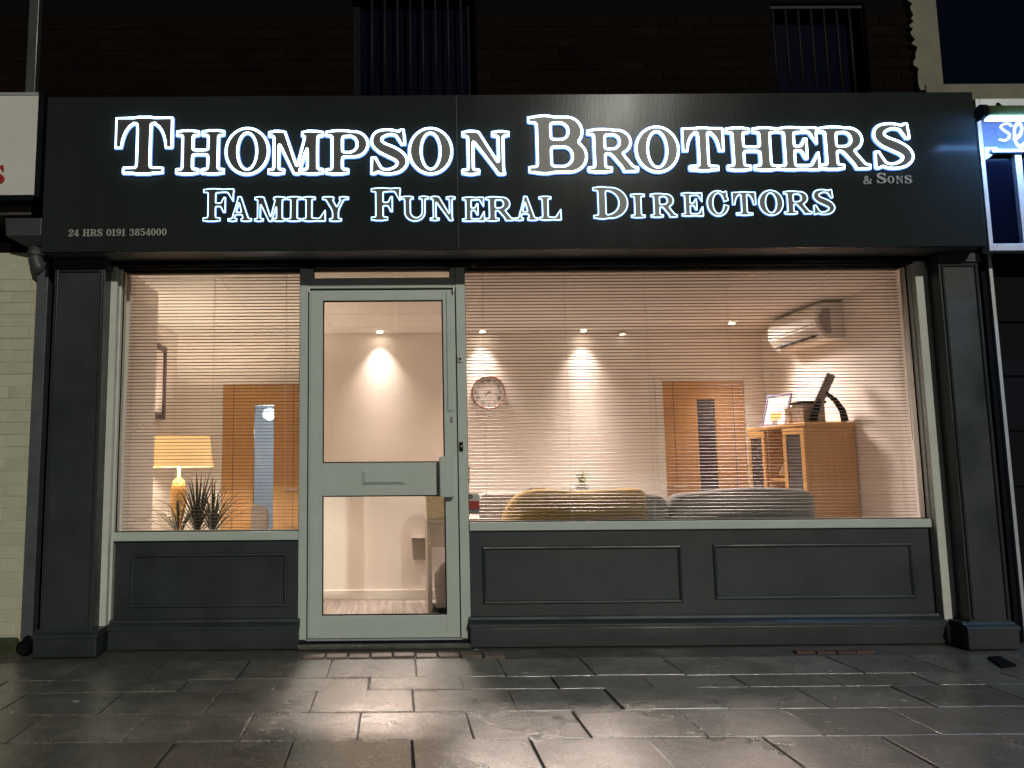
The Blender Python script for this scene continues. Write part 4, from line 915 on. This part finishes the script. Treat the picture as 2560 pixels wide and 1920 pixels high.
box('base_box', 'brownart', orn, kX0+.03, kX0+.20, yo-.05, yo+.12, kZ+.001, kZ+.15, bevel=.005)
box('lid', 'dark', orn, kX0+.02, kX0+.21, yo-.06, yo+.13, kZ+.151, kZ+.168, bevel=.003)
MB().bar((kX0+.135, yo-.07, kZ+.14), (kX0+.255, yo-.07, kZ+.37), .065, .02, (0, 1, 0)).build('slanted_plank', 'slate_fabric', orn, .003)
MB().tube([(kX0+.20, yo-.07, kZ+.23), (kX0+.27, yo-.07, kZ+.17), (kX0+.32, yo-.07, kZ+.09), (kX0+.335, yo-.07, kZ+.004)], [.014, .020, .024, .028], 10).build('curved_leg', 'black', orn, smooth=True)
MB().tube([(kX0+.15, yo-.08, kZ+.17), (kX0+.11, yo-.08, kZ+.09), (kX0+.08, yo-.08, kZ+.004)], [.016, .024, .03], 10).build('curved_leg', 'black', orn, smooth=True)

# ------------------------------------------------------------------ sofa behind the window
def cushion(x0, x1, y0, y1, z0, z1, r=.07, seg=5, wob=.0, lift=None, flare=0.0):
    b = bmesh.new(); bmesh.ops.create_cube(b, size=1)
    bmesh.ops.scale(b, vec=(x1-x0, y1-y0, z1-z0), verts=b.verts); bmesh.ops.translate(b, vec=((x0+x1)/2, (y0+y1)/2, (z0+z1)/2), verts=b.verts)
    bmesh.ops.bevel(b, geom=b.edges[:], offset=min(r, (y1-y0)*.45), segments=seg, affect='EDGES', profile=.5, clamp_overlap=True)
    bmesh.ops.subdivide_edges(b, edges=[e for e in b.edges if e.calc_length() > .15], cuts=8, use_grid_fill=True)
    for v in b.verts:
        t = (v.co.x-x0)/(x1-x0)
        if lift and v.co.z > (z0+z1)/2: v.co.z += lift(t)
        if flare and t < .3: v.co.x -= flare*max(0, (z1-v.co.z)-.02)*(1-t/.3)
        v.co.z += wob*math.sin(v.co.x*23+v.co.y*9)*.5; v.co.y += wob*math.sin(v.co.x*17+v.co.z*13)*.5
    m = MB(); b.verts.ensure_lookup_table(); m.v = [tuple(v.co) for v in b.verts]; m.f = [tuple(v.index for v in f.verts) for f in b.faces]; b.free(); return m
SY = .20
sx0, sxm, sx1 = atY(1300, 1300, SY).x, atY(1682, 1300, SY).x, atY(2052, 1300, SY).x
zs = atY(1640, 1229, SY+.06).z
so = thing('sofa', ((sx0+sx1)/2, SY+.4, FL), 'grey upholstered sofa with its back to the wide window', 'sofa')
cushion(sx0, sxm-.006, SY, SY+.20, FL+.42, zs, .07, lift=lambda t: -.028*max(0, t-.72)/.28).build('back_cushion', 'slate_fabric', so, smooth=True)
cushion(sxm+.006, sx1, SY, SY+.21, FL+.42, zs, .075, lift=lambda t: -.022*max(0, .3-t)/.3+.022*math.sin(math.pi*min(1, max(0, (t-.25)/.75)))).build('back_cushion', 'slate_fabric', so, smooth=True)
cushion(sx0-.02, sx1+.02, SY-.01, SY+.85, FL+.10, FL+.41, .05).build('seat_base', 'slate_fabric', so, smooth=True)
for xa in (sx0-.155, sx1+.025): cushion(xa, xa+.13, SY, SY+.83, FL+.10, FL+.60, .05).build('arm', 'slate_fabric', so, smooth=True)
for xa in (sx0, sx1-.05):
    for ya in (SY+.05, SY+.75): box('foot', 'oak_dark', so, xa, xa+.05, ya, ya+.05, FL+.001, FL+.1)
tx1 = atY(1628, 1300, SY).x
th_ = cushion(sx0-.03, tx1, SY-.018, SY+.225, FL+.25, zs+.014, .075, wob=.006, lift=lambda t: .008*math.sin(9*t)-.03*max(0, .16-t)/.16, flare=.42).build('throw_blanket', 'mustard', None, smooth=True)
tag(th_, 'mustard yellow throw draped over one end of the sofa', 'blanket')
fo = [atY(u, v, SY-.019) for u, v in ((1342, 1318), (1349, 1300), (1362, 1282), (1392, 1272), (1440, 1268), (1500, 1267))]
MB().tube([tuple(p) for p in fo], [.012, .012, .011, .009, .006, .003], 8).build('fold', 'mustard', th_, smooth=True)
for t_ in (.0,): MB().tube([(sxm+.03+i*(sx1-sxm-.08)/12, SY+.02+.008*math.sin(i), zs-.05+.02*math.sin(math.pi*min(1, max(0, (i/12-.2)/.8)))) for i in range(13)], .006, 8).build('piping', 'slate_fabric', so, smooth=True)
# grey armchair behind, desk, box and small plant
acx0, acx1 = atY(1200, 1250, 1.35).x, atY(1326, 1250, 1.35).x; zA = atY(1260, 1230, 1.35).z
ar = thing('armchair', ((acx0+acx1)/2, 1.5, FL), 'pale grey armchair with rounded back beyond the mustard throw', 'armchair')
cushion(acx0, acx1, 1.35, 1.49, FL+.40, zA, .06).build('backrest', 'pale_fabric', ar, smooth=True)
cushion(acx0-.02, acx1+.02, 1.33, 1.86, FL+.2, FL+.40, .05).build('seat', 'pale_fabric', ar, smooth=True)
for xa in (acx0, acx1-.04):
    for ya in (1.37, 1.80): box('leg', 'oak_dark', ar, xa, xa+.04, ya, ya+.04, FL+.001, FL+.205)
cy_ = 1.98; tz = .835
ct = thing('console_table', (1.75, 2.15, FL), 'console table against the wall behind the sofa', 'table')
tX0, tX1 = atY(1312, 1240, cy_).x, atY(1560, 1240, cy_).x
box('top', 'white', ct, tX0, tX1, 1.90, 2.24, tz-.03, tz, bevel=.003)
for xa in (tX0+.02, tX1-.06):
    for ya in (1.92, 2.18): box('leg', 'white', ct, xa, xa+.04, ya, ya+.04, FL+.001, tz-.031)
p0, p1 = atY(1325, 1219, cy_), atY(1364, 1219, cy_)
rb = thing('radio_box', (p0.x, cy_, tz), 'small dark grey box with pale dial on the table', 'box')
box('body', 'grey_fabric', rb, p0.x, p1.x, cy_, cy_+.09, tz+.001, p0.z, bevel=.004); box('dial', 'paper', rb, p0.x+.02, p0.x+.045, cy_-.004, cy_-.0005, p0.z-.03, p0.z-.012)
pc = atY(1455, 1230, cy_+.05)
sp = thing('potted_grass', (pc.x, cy_+.05, tz), 'small potted grass plant on table behind mustard throw', 'plant')
MB().lathe((pc.x, cy_+.05, tz+.001), [(.045, 0), (.058, .05), (.064, .085), (.058, .085), (.052, .07)], 20).build('pot', 'grey_fabric', sp, smooth=True)
def blade(m, base, tip, w0, bend, n=6, tw=0.0):
    base, tip = Vector(base), Vector(tip); d = tip-base; side = Vector((d.y, -d.x, 0))
    side = side.normalized() if side.length > .01 else Vector((1, 0, 0))
    side = (side*math.cos(tw)+Vector((0, 1, 0))*math.sin(tw)).normalized(); nrm = d.normalized().cross(side)
    vs = []
    for i in range(n+1):
        t = i/n; p = base+d*t+Vector((0, 0, 1))*(bend*4*t*(1-t)); wv = w0*(1-t**1.7)*(.55+.45*min(1, t*5))+.0006
        vs += [p-side*wv, p+nrm*wv*.25, p+side*wv, p-nrm*wv*.12]
    fs = []
    for i in range(n):
        for k in range(4): fs.append((i*4+k, i*4+(k+1) % 4, (i+1)*4+(k+1) % 4, (i+1)*4+k))
    m.add(vs, fs)
random.seed(11)
for i in range(26):
    a = random.uniform(0, 6.28); r = random.uniform(.02, .085); h = random.uniform(.10, .17)
    m = MB(); blade(m, (pc.x+.02*math.cos(a), cy_+.05+.02*math.sin(a), tz+.065), (pc.x+r*math.cos(a), cy_+.05+r*math.sin(a), tz+.075+h), .0045, .01); m.build('leaf', 'leaf2', sp, smooth=True)

# ------------------------------------------------------------------ desk seen through the door
dX0 = atY(1069, 1400, 1.72).x; dz = .62
dk = thing('desk', (dX0+.4, 1.9, FL), 'grey desk with slab leg seen through the lower door glass', 'desk')
box('leg', 'desk', dk, dX0, dX0+.036, 1.72, 2.2, FL+.001, dz-.001); box('leg', 'desk', dk, dX0+.62, dX0+.655, 1.72, 2.2, FL+.001, dz-.001)
box('top', 'desk', dk, dX0-.004, dX0+.66, 1.70, 2.22, dz, dz+.03, bevel=.002); box('apron', 'desk', dk, dX0+.037, dX0+.619, 1.735, 1.75, dz-.20, dz-.001)
gb = thing('speckled_box', (dX0+.2, 1.9, dz+.03), 'beige speckled box standing on the grey desk', 'box')
box('body', 'speckle', gb, dX0-.002, dX0+.34, 1.71, 2.0, dz+.031, dz+.20, bevel=.003); box('lid', 'speckle', gb, dX0-.006, dX0+.344, 1.706, 2.004, dz+.2005, dz+.225, bevel=.003)
tb = thing('tub_chair', (dX0+.25, 1.62, FL), 'dark grey rounded tub chair tucked under the desk', 'chair')
pts = [(dX0+.075+.0, FL+.06)]
ax0, ax1 = dX0+.060, dX0+.43; zc_ = FL+.28
poly = [(ax0, FL+.05), (ax1, FL+.05)] + [((ax0+ax1)/2+(ax1-ax0)/2*math.cos(t), zc_+.165*math.sin(t)) for t in np.linspace(0, math.pi, 16)]
MB().prism(poly, 1, 1.62, 1.70).build('backrest', 'grey_fabric', tb, .012); cushion(ax0+.01, ax1-.01, 1.702, 2.05, FL+.08, FL+.30, .04).build('seat', 'grey_fabric', tb, smooth=True)
box('base', 'black', tb, ax0+.02, ax1-.02, 1.63, 2.0, FL+.001, FL+.05)
a, b = atY(1029, 1344, BW-.09), atY(1068, 1400, BW-.09)
ws = thing('wall_socket_box', ((a.x+b.x)/2, BW, b.z), 'grey tapered box mounted low on wall beside the desk', 'wall box')
MB().prism([(a.x+.012, b.z), (b.x-.012, b.z), (b.x-.002, a.z-.016), (a.x+.002, a.z-.016)], 1, BW-.075, BW-.0005).build('body', 'desk', ws, .004)
box('cap', 'desk', ws, a.x, b.x, BW-.09, BW-.0005, a.z-.015, a.z, bevel=.003)
for s in (-.008, .008): box('indicator', 'white', ws, (a.x+b.x)/2+s-.003, (a.x+b.x)/2+s+.003, BW-.0935, BW-.0905, a.z-.012, a.z-.004)

# ------------------------------------------------------------------ lamp, side table, picture, plant, chair on the left
ly = 1.30; lx = -1.70; ls0 = atY(470, 1167, ly).z; ls1 = atY(470, 1091, ly).z
stb = thing('side_table', (lx, ly, FL), 'round side table carrying the table lamp', 'table')
MB().lathe((lx, ly, .52), [(.001, 0), (.21, 0), (.21, .025), (.001, .025)], 32, cap=False).build('top', 'white', stb)
MB().tube([(lx, ly, FL+.02), (lx, ly, .52)], .025, 14).build('stem', 'steel', stb); MB().lathe((lx, ly, FL+.001), [(.16, 0), (.16, .012), (.03, .02)], 28).build('base', 'steel', stb)
tlm = thing('table_lamp', (lx, ly, .546), 'lit table lamp with wide amber shade in front of oak door', 'lamp')
MB().lathe((lx, ly, 0), [(.265, ls0), (.232, ls1), (.230, ls1), (.263, ls0)], 40, cap=False).build('shade', 'shade', tlm, smooth=True)
MB().lathe((lx, ly, .546), [(.10, 0), (.10, .015), (.03, .03), (.035, .10), (.060, .26), (.062, .36), (.045, .44), (.012, .47), (.012, ls0-.546+.06)], 24).build('base', 'lampbase', tlm, smooth=True)
MB().lathe((lx, ly, ls0+.08), [(.001, -.02), (.014, -.014), (.02, 0), (.014, .014), (.001, .02)], 16, cap=False).build('bulb', 'bulb', tlm, smooth=True)
MB().bar((lx-.229, ly, ls1-.01), (lx+.229, ly, ls1-.01), .004, .004).build('shade_carrier', 'steel', tlm)
ll = bpy.data.lights.new('table_lamp_bulb', 'POINT'); ll.energy = 95; ll.color = (1, .78, .58); ll.shadow_soft_size = .03
llo = bpy.data.objects.new('table_lamp_bulb', ll); COL.objects.link(llo); llo.location = (0, 0, ls0+.08-.546); llo.parent = tlm
q1 = atX(412, 960, LW+.02).y; pz1, pz0 = atX(408, 866, LW+.02).z, atX(408, 1050, LW+.02).z; q0 = q1-.62
wp = thing('wall_picture', (LW, q0, pz0), 'dark framed picture on the side wall above table lamp', 'picture')
m = MB(); s = .045
for q in ((q0, q0+s, pz0, pz1), (q1-s, q1, pz0, pz1), (q0+s, q1-s, pz0, pz0+s), (q0+s, q1-s, pz1-s, pz1)): m.box(LW+.001, LW+.035, q[0], q[1], q[2], q[3])
m.build('frame', 'purple', wp, .003); box('print', 'paper', wp, LW+.001, LW+.015, q0+s, q1-s, pz0+s, pz1-s)
# spiky plant in a tall planter behind the left window
py_ = .33; pp = atY(497, 1330, py_)
dr2 = thing('spiky_plant', (pp.x, py_, FL), 'spiky dark green dracaena plant behind the window beside amber lamp', 'plant')
MB().prism([(pp.x-.26, FL+.001), (pp.x+.14, FL+.001), (pp.x+.18, pp.z-.05), (pp.x-.30, pp.z-.05)], 1, py_-.10, py_+.12).build('planter', 'pot', dr2, .01)
box('soil', 'oak_dark', dr2, pp.x-.27, pp.x+.15, py_-.08, py_+.10, pp.z-.0495, pp.z-.045)
random.seed(5)
def clump(bx_, n, hmax, spread, zb0):
    for i in range(n):
        a = random.uniform(0, 6.28); t = (i+.5)/n; h = hmax*(1-.75*t**1.4)*random.uniform(.85, 1.05); r = spread*(.12+.95*t)*random.uniform(.8, 1.1)
        tip = Vector((bx_+r*math.cos(a), py_+r*.55*math.sin(a), zb0+h)); m = MB()
        tip.y = min(max(tip.y, .14), .9)
        blade(m, (bx_+.012*math.cos(a), py_+.012*math.sin(a), zb0-.03+.10*(1-t)), tip, random.uniform(.0055, .0085), .06*t+.015, 8, random.uniform(-.4, .4)); m.build('leaf', 'leaf', dr2, smooth=True)
    MB().tube([(bx_, py_, pp.z-.045), (bx_+.005, py_, zb0)], [.014, .012], 8).build('stem', 'oak_dark', dr2)
clump(pp.x-.01, 64, .42, .46, pp.z+.01); clump(pp.x+.09, 44, .36, .48, pp.z+.0); clump(pp.x-.13, 30, .26, .40, pp.z-.02)
# grey shell chair in front of the left oak door
chx = atY(655, 1290, 2.0); 
cch = thing('shell_chair', (chx.x, 2.0, FL), 'grey upholstered chair in front of the left oak door panel', 'chair')
cz0, cz1 = FL+.46, chx.z+.105
x_a, x_b = atY(634, 1290, 2.0).x-.03, atY(672, 1290, 2.0).x
poly = [(x_a, cz0), (x_b-.05, cz0), (x_b-.018, cz0+.10), (x_b, cz1-.10), (x_b-.012, cz1-.045), (x_b-.045, cz1-.02), (x_a+.05, cz1), (x_a+.01, cz1-.02)]
MB().prism(poly, 1, 1.98, 2.03).build('backrest', 'grey_fabric', cch, .012); cushion(x_a-.02, x_b, 1.60, 1.975, FL+.38, FL+.455, .03).build('seat', 'grey_fabric', cch, smooth=True)
for xa in (x_a, x_b-.05):
    for ya in (1.63, 1.93): MB().tube([(xa+.015, ya, FL+.001), (xa+.02, ya, FL+.385)], [.009, .013], 8).build('leg', 'oak_dark', cch)

# ------------------------------------------------------------------ venetian blinds
def blind(x0, x1, z0, z1, cords, wand, lbl):
    by = .066; t = thing('venetian_blind', ((x0+x1)/2, by, z1), lbl, 'blind')
    box('head_rail', 'cordm', t, x0, x1, by-.014, by+.014, z1-.004, z1+.014)
    n = int((z1-z0)/.0212); wv = .0125
    prof = [(-wv, -.0016), (-wv*.4, .0006), (wv*.4, .0006), (wv, -.0016)]
    vs = []; 
    for x_ in (x0+.003, x1-.003):
        for (yv, zv) in prof: vs.append((x_, yv, zv))
        for (yv, zv) in reversed(prof): vs.append((x_, yv, zv-.0008))
    fs = [(i, (i+1) % 8, 8+(i+1) % 8, 8+i) for i in range(8)]+[tuple(range(7, -1, -1)), tuple(range(8, 16))]
    proto = MB().add(vs, fs).build('slat', 'slat', None); me = proto.data; bpy.data.objects.remove(proto)
    for i in range(n):
        o = bpy.data.objects.new('slat', me); COL.objects.link(o); o.parent = t
        o.location = (-(x0+x1)/2, 0, -.020-i*.0212); o.rotation_euler = (math.radians(-1.0)+random.uniform(-.03, .03), random.uniform(-.0007, .0007), 0)
    zb_ = z1-.020-n*.0212
    box('bottom_rail', 'cordm', t, x0+.003, x1-.003, by-.011, by+.011, zb_-.006, zb_+.006)
    for u in cords:
        cx_ = atY(u, 1000, by).x
        for dy in (-.0135, .0135): MB().tube([(cx_, by+dy, z1), (cx_, by+dy, zb_)], .0009, 5).build('ladder_cord', 'cordm', t)
    for u, ln in wand:
        cx_ = atY(u, 900, by-.02).x; MB().tube([(cx_, by-.022, z1-.01), (cx_-.01, by-.022, z1-ln)], .0028, 6).build('wand', 'white', t)
random.seed(9)
blind(GL+.012, GR-.004, GB+.005, GT-.006, (327, 532, 714), ((309, 1.05), (322, 1.08)), 'venetian blind in the window beside the door and lamp')
blind(RL+.012, RR-.008, GB2+.005, GT-.006, (1212, 1420, 1625, 1832, 2245), ((2268, 1.1),), 'wide venetian blind in the window with clock and sofa')
# security sticker on the inside of the glass
st = thing('security_sticker', (.5, .006, .78), 'red and white security sticker in the corner of wide window', 'sticker')
yS = .005
def srect(nm, m, u0, u1, v0, v1, y0=yS, par=st, th=.0012):
    a = atY(u0, v0, y0); b = atY(u1, v1, y0); return box(nm, m, par, a.x, b.x, y0, y0+th, b.z, a.z)
a_, b_ = atY(1170, 1234, yS), atY(1199, 1252, yS)
M['sticker_white'] = mat('sticker_white', (.50, .48, .45), .5)
MB().prism([(a_.x, b_.z), (b_.x, b_.z), (b_.x, a_.z-.012), (b_.x-.012, a_.z), (a_.x+.010, a_.z), (a_.x, a_.z-.010)], 1, yS, yS+.0012).build('white_field', 'sticker_white', st)
srect('red_band', 'red', 1170, 1199, 1252.3, 1272); wf = srect('dark_band', 'navy', 1170, 1199, 1272.3, 1284)
em = atY(1176.5, 1241.5, yS-.001)
ringY(em, .012, [(.0005, yS-.0006), (.0135, yS-.0006)], 20).build('emblem', 'black', st); ringY(em, .006, [(.0005, yS-.0009), (.005, yS-.0009)], 16).build('emblem_eye', 'sticker_white', st)
for i, ch in enumerate('SECOM'):
    u0 = 1172+i*5.1; a = atY(u0, 1275, yS-.001); b = atY(u0+4.3, 1281.5, yS-.001); letter(ch, a.x, b.x, b.z, a.z, yS-.0002, st, thick=.0006, face='sticker_white')

# ------------------------------------------------------------------ small litter and drain cover on the pavement
random.seed(21)
gr_p = [(2468, 1643), (2500, 1641), (2540, 1662), (2505, 1667)]
gq = [atZ(u, v, .006) for u, v in gr_p]
dg_ = thing('drain_cover', tuple(gq[0]), 'black drain cover strip in pavement beside the right pilaster', 'drain cover')
MB().prism([(p.x, p.y) for p in gq], 2, -.01, .010).build('plate', 'black', dg_, .002)
for i in range(5):
    t = .15+i*.17; p = gq[0].lerp(gq[3], t); q = gq[1].lerp(gq[2], t); MB().bar(p.lerp(q, .15)+Vector((0, 0, .006)), p.lerp(q, .85)+Vector((0, 0, .006)), .006, .004).build('rib', 'dark', dg_)
LIT = [(700, 1682, 'pale scrap of litter on slab below the left riser'), (1190, 1622, 'white scrap of litter against the plinth by the door'), (2075, 1675, 'pale fleck of litter on slabs before the wide riser'), (2258, 1748, 'flat pale stain of gum on slab towards the drain cover'), (1995, 1821, 'round pale gum spot on the open paving'), (30, 1777, 'pale leaf scrap on paving before the cream brick wall'), (1313, 1679, 'small pale scrap on slab under the first riser panel'), (190, 1751, 'pale scrap on paving before the charcoal pilaster')]
for u, v, lbl in LIT:
    p = atZ(u, v, .004); m = MB(); n = 9; r0 = random.uniform(.010, .017)
    ring = [(p.x+r0*random.uniform(.5, 1.2)*math.cos(6.283*k/n), p.y+r0*random.uniform(.4, 1)*math.sin(6.283*k/n)) for k in range(n)]
    o = m.prism(ring, 2, -.003, .0005).build('litter_scrap', 'debris', None); tag(o, lbl, 'litter')
